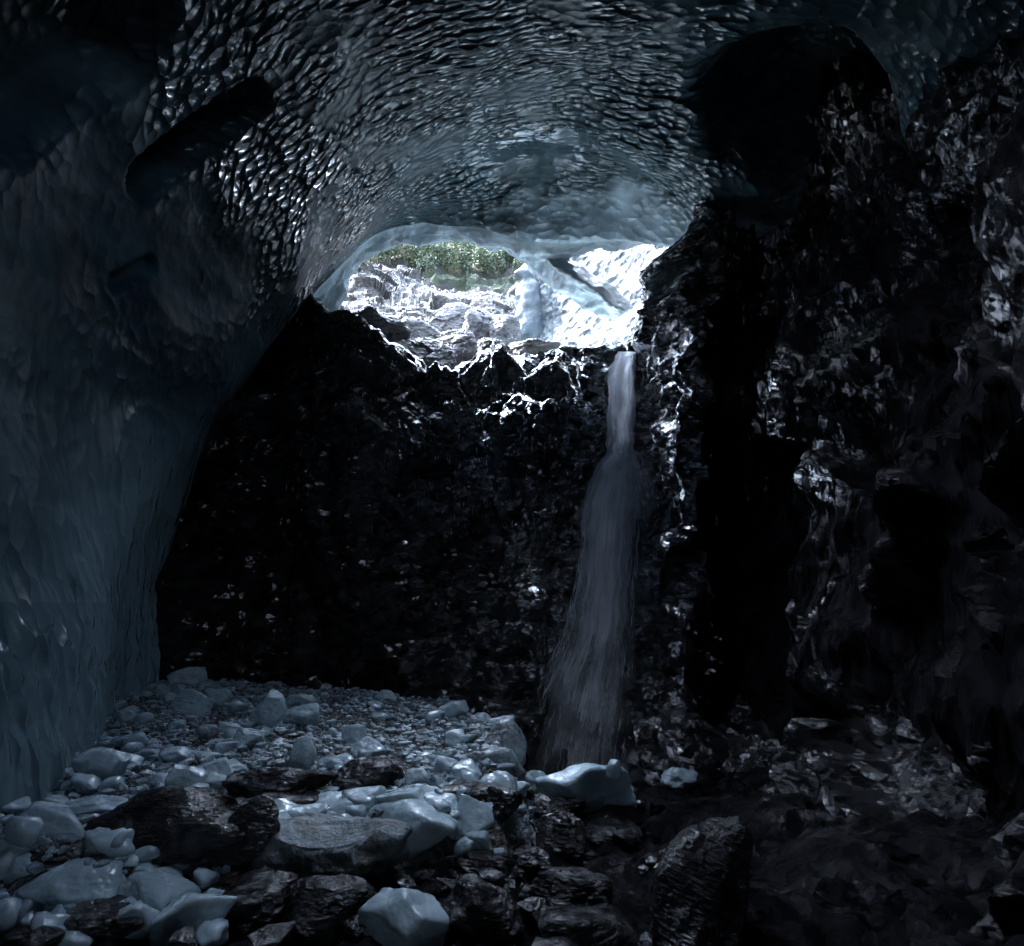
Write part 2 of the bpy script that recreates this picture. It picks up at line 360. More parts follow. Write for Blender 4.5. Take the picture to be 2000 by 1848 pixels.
# ------------------------------------------------------------------ glacier vault
def w3(y, pts): return [(x, y, z) for x, z in pts]
NET = [
 w3(-15, [(-.3, -6), (-.5, -4), (-.5, -3.5), (-.4, -3), (-.3, -3), (-.1, -3), (0, -3), (.1, -3), (.3, -3), (.4, -3.5), (.4, -6)]),
 w3(-9, [(-7, -3), (-8, .5), (-8.5, 3.5), (-8, 6.5), (-6, 9), (-3, 10.5), (1, 11), (5, 11), (9, 10), (11, 8), (12, 5)]),
 w3(0, [(-6.2, -3.2), (-7, .5), (-7.5, 3.5), (-7.2, 6.5), (-5.6, 9), (-3, 10.8), (1, 11.6), (5, 11.6), (9, 11), (11.5, 9.5), (13, 7)]),
 w3(7, [(-5.4, -3.1), (-6.6, .5), (-7.2, 3.5), (-7, 6.5), (-5.6, 9), (-3, 10.9), (1, 12), (4.5, 12.2), (8, 11.8), (10.5, 11), (12.5, 9)]),
 w3(12, [(-6.9, -2.6), (-7.4, 1), (-7.7, 4), (-7.2, 7.3), (-5.8, 10), (-3.2, 12), (.5, 13), (4.5, 13.2), (7.5, 12.6), (9.3, 11), (10.5, 9.5)]),
 [W(*p) for p in [(305, 1345, 15.5), (303, 1150, 16), (372, 930, 16.5), (425, 800, 17), (560, 610, 18.8), (760, 370, 19.5), (1000, 275, 19.3), (1180, 285, 19.1), (1330, 310, 18.8), (1450, 340, 18.6), (1560, 420, 18.5)]],
 [W(*p) for p in [(230, 1335, 17), (235, 1150, 17.5), (320, 930, 18.5), (400, 770, 19.5), (610, 560, 21.6), (780, 415, 21.9), (970, 370, 22), (1130, 380, 22), (1265, 415, 21.8), (1350, 460, 21.6), (1420, 490, 21)]],
 [W(*p) for p in [(230, 1250, 20), (300, 1000, 22), (420, 800, 22.5), (580, 610, 23.4), (655, 528, 23.6), (760, 447, 23.6), (900, 435, 23.6), (1010, 460, 27.5), (1130, 520, 27), (1250, 590, 26), (1290, 760, 25)]],
]
NET[-1][7:11] = [W(*p) for p in [(990, 455, 23.4), (1070, 470, 23.3), (1170, 468, 23.1), (1310, 436, 22.5)]]
NET += [
 [W(*p) for p in [(300, 1250, 22), (400, 1000, 24), (520, 800, 23.8), (640, 625, 24.4), (690, 528, 24.6), (755, 475, 24.6), (880, 465, 24.6), (962, 474, 24.5), (1045, 490, 24.3), (1160, 490, 24.1), (1300, 462, 23.4)]],
 [W(*p) for p in [(250, 1250, 23.5), (360, 1000, 26), (470, 800, 24.6), (610, 600, 25), (670, 500, 25.2), (745, 430, 25.3), (885, 412, 25.3), (985, 425, 25.2), (1070, 440, 25), (1180, 440, 24.8), (1320, 415, 24)]],
 w3(22.5, [(-14, 0), (-14, 6), (-13, 10.5), (-10.5, 14.5), (-8, 16.8), (-5.5, 18.2), (-1.5, 18.8), (.5, 18.8), (2.5, 18.6), (4.5, 18.2), (7.5, 17.6)]),
 w3(16, [(-18, 0), (-18, 8), (-17, 14), (-14, 18), (-10, 20), (-5, 21), (0, 21), (5, 21), (10, 19), (16, 18), (24, 18)]),
]
NV = [14, 26, 50, 64, 64, 60, 56, 30, 16, 10, 8]
NET = [[np.array([r[0][0] - .3, r[0][1], -8.0])] + [np.array(p) for p in r] for r in NET]
# each net row gets its own number of steps so that the spacing stays even
g = loft(NET, NV, 36)
n = grid_normals(g); r_, c_, _ = g.shape
P = g.reshape(-1, 3); N = n.reshape(-1, 3)
cen = np.array([0, 10, 4.0]); rowi = np.repeat(np.arange(r_), c_); rb = int(sum(NV[:7]))
if ((cen - P) * N)[rowi < rb].sum() < 0: N = -N   # towards the cave
d = fbm(P * .2, 2, 11) * .35 + fbm(P * np.array([.8, .5, .8]), 3, 5) * .07
lip = sm(rb - 4, rb + 14, rowi); d = d * (1 - lip * .5) + lip * (ridged(P * np.array([.4, .6, .4]), 4, 8) * .22 + fbm(P * 1.3, 3, 9) * .08 - .15)
# long melted hollows in the left wall, given as world-space capsules
def hollow(P, a, b, rad, depth):
    a = np.array(a); b = np.array(b); ab = b - a
    t = np.clip(((P - a) @ ab) / (ab @ ab), 0, 1); q = np.linalg.norm(P - (a + t[:, None] * ab), axis=1)
    return -depth * (1 - sm(rad * .45, rad, q))
bvh = BVHTree.FromPolygons([tuple(p) for p in P[::1]], [tuple(int(i) for i in f) for f in grid_faces(r_, c_)])
def on_vault(u, v):
    h = bvh.ray_cast(Vector((0, 0, 0)), Vector(ray(u, v)).normalized())
    return np.array(h[0]) if h[0] else None
for (u1, v1, u2, v2, rad, dep) in [(295, 350, 350, 290, .55, .9), (350, 290, 480, 195, .6, .9), (40, 170, 250, 60, 1.1, .8), (230, 555, 290, 515, .22, .16)]:
    a, b = on_vault(u1, v1), on_vault(u2, v2)
    if a is not None and b is not None: d = d + hollow(P, a, b, rad, dep)
# flutes running down the lower left wall
fl = sm(-4.5, -6.5, P[:, 0]) * sm(10.5, 13.5, P[:, 1]) * sm(7, 3, P[:, 2]) * sm(20, 17, P[:, 1])
d = d + fl * (ridged(P * np.array([1.6, 1.6, .35]), 3, 31) * -.035)
fl2 = sm(-4.0, -5.5, P[:, 0]) * sm(1.5, -1.0, P[:, 2])
d = d + fl2 * (np.abs(pn(P * np.array([3.2, 3.2, 1.4]), 77)) * .16)
# the shadowed recess high on the right
rc = on_vault(1560, 245)
if rc is not None:
    q = (P - rc) * np.array([1 / 2.9, 1 / 2.7, 1 / 4.0]); q = np.linalg.norm(q, axis=1) + fbm(P * .5, 3, 3) * .16
    d = d - 2.6 * (1 - sm(.25, 1.15, q))
g1 = (P + N * d[:, None])
# unseen ceiling opening above the frame, added to let sky light in
HC, HR = np.array([-1.0, 7.6]), 1.0
gf = grid_faces(r_, c_); gc = g1[gf].mean(1)
hole = ((((gc[:, :2] - HC) / np.array([1.5, 2.0])) ** 2).sum(1) < (HR + pn(gc * .7, 4) * .2) ** 2) & (gc[:, 2] > 8)
fr = np.repeat(np.arange(r_ - 1), c_ - 1)[~hole]
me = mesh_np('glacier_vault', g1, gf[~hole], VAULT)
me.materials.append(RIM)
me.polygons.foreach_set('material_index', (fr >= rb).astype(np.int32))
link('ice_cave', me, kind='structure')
WC = [(1420, 20.5, 0), (1345, 22.3, 0), (1300, 24.3, 4), (1235, 27.3, 8), (1155, 30.5, 10), (1088, 33, 6), (1050, 34.5, 0), (1075, 37, 0), (1150, 41, 0)]
WR = [800, 740, 690, 640, 590, 545, 500, 440, 370]
wl = loft([[W(u + (700 - v) * .10 * (u > 1100) + k * math.sin((700 - v) / 60.0), v if u > 1120 else max(v, 535 - (u - 1050) * .5 + (v - 540) * .1), Y + (700 - v) * .006) for (u, Y, k) in WC] for v in WR], [8, 14, 16, 16, 16, 14, 16, 16], 36)
wl = np.concatenate([wl, wl[-1:] + np.array([2.0, .6, .9]), wl[-1:] + np.array([7.0, 2.0, 2.2]), wl[-1:] + np.array([16.0, 4.0, 3.5])])
r_, c_, _ = wl.shape; n = grid_normals(wl); P = wl.reshape(-1, 3); N = n.reshape(-1, 3)
if (N * (np.array([0, 20, 10.]) - P)).sum() < 0: N = -N
d = fbm(P * .5, 3, 91) * .3 + np.abs(pn(P * np.array([1.6, 1.6, 2.0]), 92)) * .16 + np.abs(pn(P * 3.2, 93)) * .07
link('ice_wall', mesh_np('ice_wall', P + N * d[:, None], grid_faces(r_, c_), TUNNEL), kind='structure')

# the hanging blade of ice that crosses the bright funnel
RB = [[W(*p) for p in row] for row in [
 [(905, 448, 24.8), (985, 474, 24.6), (1050, 512, 24.4), (1110, 552, 24.4), (1165, 585, 24.6), (1215, 612, 25.0)],
 [(915, 440, 24.3), (990, 462, 24.1), (1058, 498, 23.9), (1120, 536, 23.9), (1175, 572, 24.3), (1222, 604, 24.8)],
 [(920, 425, 25.0), (1000, 445, 25.0), (1070, 480, 25.0), (1135, 518, 25.2), (1190, 558, 25.4), (1236, 598, 25.6)],
 [(920, 460, 25.8), (985, 484, 25.7), (1040, 530, 25.6), (1095, 575, 25.6), (1150, 606, 25.6), (1205, 622, 25.6)],
 [(905, 448, 24.8), (985, 474, 24.6), (1050, 512, 24.4), (1110, 552, 24.4), (1165, 585, 24.6), (1215, 612, 25.0)]]]
rbg = loft(RB, 12, 30); r_, c_, _ = rbg.shape; P = rbg.reshape(-1, 3)
P = P + (fbm(P * 1.1, 4, 55)[:, None] * np.array([.12, .1, .22]))
link('hanging_ice', mesh_np('hanging_ice', P, grid_faces(r_, c_), RIM), label='pale blue wedge of ice slanting across the bright funnel right of the opening', category='hanging ice')

# ------------------------------------------------------------------ cliff
COLS = [  # top (u,v,Y), bottom (u,v,Y), bulge
 ((150, 560, 25), (150, 1440, 20), 0), ((430, 590, 24), (400, 1440, 19.5), 0), ((585, 566, 22.5), (560, 1440, 18.5), .2),
 ((640, 606, 21.5), (650, 1440, 18), .8), ((710, 625, 21.0), (720, 1440, 17.6), 1.0), ((780, 690, 21.2), (800, 1440, 17.0), .5),
 ((850, 735, 22.4), (880, 1450, 15.8), -.6), ((950, 725, 23), (950, 1480, 14.6), -.3), ((1040, 700, 23), (1030, 1500, 13.8), .1),
 ((1110, 696, 23), (1090, 1520, 13.6), -.1), ((1170, 697, 22.6), (1140, 1530, 13.6), -.4), ((1240, 696, 22.4), (1190, 1530, 13.6), -.5),
 ((1266, 648, 21.6), (1240, 1540, 13.6), -.1), ((1290, 585, 21), (1290, 1550, 13.5), .5), ((1335, 490, 20.4), (1340, 1560, 13.4), .7),
 ((1410, 380, 20), (1400, 1580, 14.6), -1.0), ((1500, 290, 19.5), (1460, 1610, 13.5), -2.2), ((1620, 190, 18), (1540, 1650, 11.5), -2.8),
 ((1740, 120, 15.5), (1640, 1700, 9.6), -2.0), ((1830, 110, 13), (1740, 1760, 8.2), -.4), ((1890, 40, 11.8), (1860, 1850, 6.8), .2),
 ((2010, -10, 10.8), (2030, 1900, 6.0), .6), ((2350, -160, 9), (2750, 2000, 5.0), .2)]
rows = []
TS = [-.30, -.12, 0, .12, .28, .45, .62, .8, 1, 1.15]
for t in TS:
    row = []
    for (a, b, bl) in COLS:
        T = W(*a); B = W(*b)
        if t < 0:
            p = T + np.array([0, -t * 26, t * 9.0]) if a[0] < 1250 else T + np.array([-t * 4, -t * 18, -t * 14.0])
        elif t > 1: p = B + np.array([0, -1.6, -1.2])
        else:
            p = T + (B - T) * t; p[1] -= bl * math.sin(math.pi * t) * 1.6 + (1.5 * math.exp(-((t - .26) / .17) ** 2) if 820 < a[0] < 1250 else 0)
        row.append(p)
    if t > 1: row += [np.array([9.5, 0, -5]), np.array([11, -9, -5])]
    else: row += [np.array([10 + .8 * (1 - t), 0, -4.5 + 16 * (1 - t)]), np.array([11, -9, -4.5 + 16 * (1 - t)])]
    rows.append(row)
cg = loft(rows, [22, 18, 34, 46, 48, 48, 48, 48, 20], 26)
CG0 = cg.copy()
r_, c_, _ = cg.shape; n = grid_normals(cg)
P = cg.reshape(-1, 3); N = n.reshape(-1, 3)
N = np.where(((np.array([0, 0, 4.]) - P) * N).sum(1)[:, None] < 0, -N, N)
rx = np.array([[1, 0, .35], [0, 1, 0], [-.35, 0, 1]])
Q = P @ rx
calm = sm(1.6, 0, np.abs(P[:, 0] - 3.0)) * .3
d = fbm(P * .16, 3, 21) * 1.2 + blur(crag(Q * np.array([.42, .42, .30]), 2, .9, .5) * 1.0, r_, c_, 4) + blur(crag(Q * np.array([1.1, 1.1, .75]), 3, .8, .5) * .32, r_, c_, 3) \
    + blur(crag(Q * np.array([2.8, 2.8, 1.8]), 4, .9, .5) * .13, r_, c_, 1) + fbm(Q * 3.2, 3, 41) * .05
# smoother dark dome on the far left
dome = sm(-2.0, -4.5, P[:, 0]) * sm(15, 17, P[:, 1])
d = d * (1 - .55 * dome) * (1 - calm)
edge = sm(0, 1.2, np.abs(P[:, 2] - 8.6)) ; 
# vertical fluting on the right-hand wall
rw = sm(5, 7.5, P[:, 0])
d = d + rw * (ridged(P * np.array([.9, .9, .14]), 4, 51) * .28)
V = P + N * d[:, None]
me = mesh_np('cliff', V, grid_faces(r_, c_), CLIFF, smooth=True)
me.materials.append(STREAKED); fc = V[grid_faces(r_, c_)].mean(1)
me.polygons.foreach_set('material_index', (fc[:, 0] + fbm(fc * .7, 3, 19) * .8 - .12 * fc[:, 2] > 5.2).astype(np.int32))
link('cliff', me, kind='structure')

# the projecting rock beside the waterfall etc. are things placed below

# ------------------------------------------------------------------ ground
MP = np.array([(-12, 6.9), (-3.7, 6.6), (-2.6, 7.4), (-.2, 7.8), (.15, 9.0), (.0, 11.0), (-.25, 12.6), (-1.2, 14.2), (-3.5, 15.2), (-6.5, 16.3), (-12, 16.5)])
def sdf(x, y, poly):
    n_ = len(poly); d2 = np.full(x.shape, 1e9); ins = np.zeros(x.shape, bool)
    for i in range(n_):
        a = poly[i]; b = poly[(i + 1) % n_]; e = b - a
        wx = x - a[0]; wy = y - a[1]; t = np.clip((wx * e[0] + wy * e[1]) / (e @ e), 0, 1)
        d2 = np.minimum(d2, (wx - t * e[0]) ** 2 + (wy - t * e[1]) ** 2)
        c = ((a[1] > y) != (b[1] > y)) & (x < (b[0] - a[0]) * (y - a[1]) / (b[1] - a[1] + 1e-12) + a[0])
        ins ^= c
    return np.where(ins, -1, 1) * np.sqrt(d2)
def gz(x, y, fine=True):
    x = np.atleast_1d(np.asarray(x, float)); y = np.atleast_1d(np.asarray(y, float))
    P = np.stack([x, y, x * 0], 1)
    low = -2.78 - .14 * np.maximum(y - 9.5, 0) + sm(2.5, 6, x) * .5 + fbm(P * .45, 3, 61) * .28
    lf = -2.72 - .0 * y
    m2 = sm(.6, -.3, x) * sm(8.4, 7.6, y)
    low = low * (1 - m2) + (lf + fbm(P * .6, 3, 65) * .18) * m2
    top = -2.35 + .045 * np.clip(y - 5, 0, 11) + fbm(P * .5, 3, 62) * .12 + .10 * sm(11, 14.5, y)
    s_ = sdf(x, y, MP) + fbm(P * .9, 3, 63) * .22
    m = sm(.35, -.35, s_)
    z = low * (1 - m) + top * m
    if fine: z = z + fbm(P * 2.2, 4, 64) * (.05 + .08 * (1 - m))
    return z
xs = np.concatenate([np.linspace(-200, -14, 10), np.linspace(-13, 13, 420), np.linspace(14, 200, 10)]); ys = np.concatenate([np.linspace(-200, -11, 10), np.linspace(-10, 21, 500), [24, 30, 45, 60]])
X, Y = np.meshgrid(xs, ys); Z = gz(X.ravel(), Y.ravel()).reshape(X.shape)
GV = np.stack([X, Y, Z], -1).reshape(-1, 3)
me = mesh_np('ground', GV, grid_faces(len(ys), len(xs)), GROUND)
me.materials.append(STREAKED)
pc = np.empty(len(me.polygons) * 3, np.float32); me.polygons.foreach_get('center', pc); pc = pc.reshape(-1, 3)
mi = (sdf(pc[:, 0], pc[:, 1], MP) > .45 + fbm(pc * 1.1, 3, 66) * .4) .astype(np.int32)
me.polygons.foreach_set('material_index', mi)
link('ground', me, kind='structure')

# unseen bank added behind and right of the camera to bounce sunlight inside
SX, SY = np.meshgrid(np.linspace(3.0, 12, 120), np.linspace(-9.5, 2.2, 150))
SP = np.stack([SX.ravel(), SY.ravel(), SX.ravel() * 0], 1)
SZ = -3.4 + 6.2 * sm(3.6, 10.2, SP[:, 0] + fbm(SP * .3, 3, 14) * .8) * sm(2.2, .2, SP[:, 1]) + fbm(SP * .9, 4, 15) * .25
link('bounce_bank', mesh_np('bounce_bank', np.stack([SP[:, 0], SP[:, 1], SZ], 1), grid_faces(150, 120), mat_bright_ice('bounce_snow', .2, 1.2)), kind='structure')

def hit(u, v):
    d_ = ray(u, v); t = np.linspace(2.5, 24, 1400); p = d_[None] * t[:, None]
    z = gz(p[:, 0], p[:, 1], False); k = np.argmax(p[:, 2] < z)
    return p[k] if p[k, 2] < z[k] else p[-1]

# ------------------------------------------------------------------ chunks
_ico = {}
def ico(s):
    if s not in _ico:
        bm = bmesh.new(); bmesh.ops.create_icosphere(bm, subdivisions=s, radius=1)
        _ico[s] = (np.array([v.co[:] for v in bm.verts]), np.array([[v.index for v in f.verts] for f in bm.faces])); bm.free()
    return _ico[s]
def chunk(seed, sub=4, planes=13, p=12, flat=0.0, scoop=0, nz=.06, spike=0.0, rocky=0.0, chip=0.0):
    rg = np.random.RandomState(seed); D, Fc = ico(sub)
    n_ = rg.normal(size=(planes, 3)); n_ /= np.linalg.norm(n_, axis=1)[:, None]
    h = rg.uniform(.62, 1.0, planes)
    n_ = np.concatenate([n_, [[0, 0, 1], [0, 0, -1], [1, 0, 0], [-1, 0, 0], [0, 1, 0], [0, -1, 0]]])
    n_[-6:, :] += rg.normal(size=(6, 3)) * .22; n_ /= np.linalg.norm(n_, axis=1)[:, None]
    h = np.concatenate([h, [1 - flat * .4, .8, .95, .95, .95, .95]])
    a = np.maximum(D @ n_.T, 0) / h[None]
    r = (a ** p).sum(1) ** (-1 / p)
    V = D * r[:, None]
    for k in range(scoop):
        c = rg.normal(size=3); c[2] = abs(c[2]) + .3; c = c / np.linalg.norm(c) * rg.uniform(1.25, 1.5); rad = rg.uniform(.6, .85)
        q = V - c; l = np.linalg.norm(q, axis=1); m = l < rad
        V[m] += (q[m] / l[m, None]) * (rad - l[m])[:, None] * .8
    if spike:
        V[:, 0] *= 1 - spike * np.clip(V[:, 2], -.6, 1); V[:, 1] *= 1 - spike * np.clip(V[:, 2], -.6, 1)
    V = V + D * (fbm(V * 1.3 + seed * 3.1, 3, seed) * nz)[:, None]
    if chip:
        V = V + D * ((crag(V * 1.5 + seed, seed, .9, .5) + .5 * crag(V * 3.6 + seed, seed + 2, .9, .5)) * chip)[:, None]
    if rocky:
        V = V + D * (crag(V * 2.0 + seed, seed, .9, .5) * rocky + crag(V * 5 + seed, seed + 1, .9, .5) * rocky * .4 + fbm(V * 7, 3, seed) * rocky * .25)[:, None]
    lo, hi = V.min(0), V.max(0)
    V = (V - (lo + hi) / 2) / (hi - lo)             # unit box
    V[:, 2] += .5
    return V, Fc

_n = [0]
def place(name, label, cat, box, mat, Y=None, group=None, rz=None, depth=.85, sink=.12, kind=None, tilt=0.0, **kw):
    """box = left, top, right, bottom of the thing; stands where its foot meets the ground"""
    u0, v0, u1, v1 = box; u = (u0 + u1) / 2; _n[0] += 1
    rg = random.Random(_n[0] * 17 + int(u))
    p = hit(u, v1) if Y is None else W(u, v1, Y)
    k = p[1] * 1.055 / F
    wd = (u1 - u0) * k; ht = (v1 - v0) * k * .98
    dp = wd * depth; wd *= 1 + dp * .45 / p[1]
    # the top face is seen from above, so part of the seen height is depth
    slope = abs(p[2]) / p[1]
    ht = max(ht * .5, ht - dp * slope * .3)
    if 'rocky' not in kw:
        kw = dict(kw); kw['p'] = kw.get('p', 12) * 1.7; kw.setdefault('chip', .028); kw.setdefault('sub', 5 if u1 - u0 > 60 else 4)
    V, Fc = chunk(_n[0] * 7 + 3, **kw)
    V = V * np.array([wd, dp, ht * (1 + sink)])
    me = mesh_np(name, V, Fc, mat, smooth=('rocky' not in kw))
    o = link(name, me, loc=(p[0] * (1 + dp * .45 / p[1]), p[1] + dp * .45, p[2] - ht * sink), label=label, category=cat, group=group, kind=kind)
    o.rotation_euler = (rg.uniform(-.05, .05), tilt, rg.uniform(-.25, .25) if rz is None else rz)
    return o

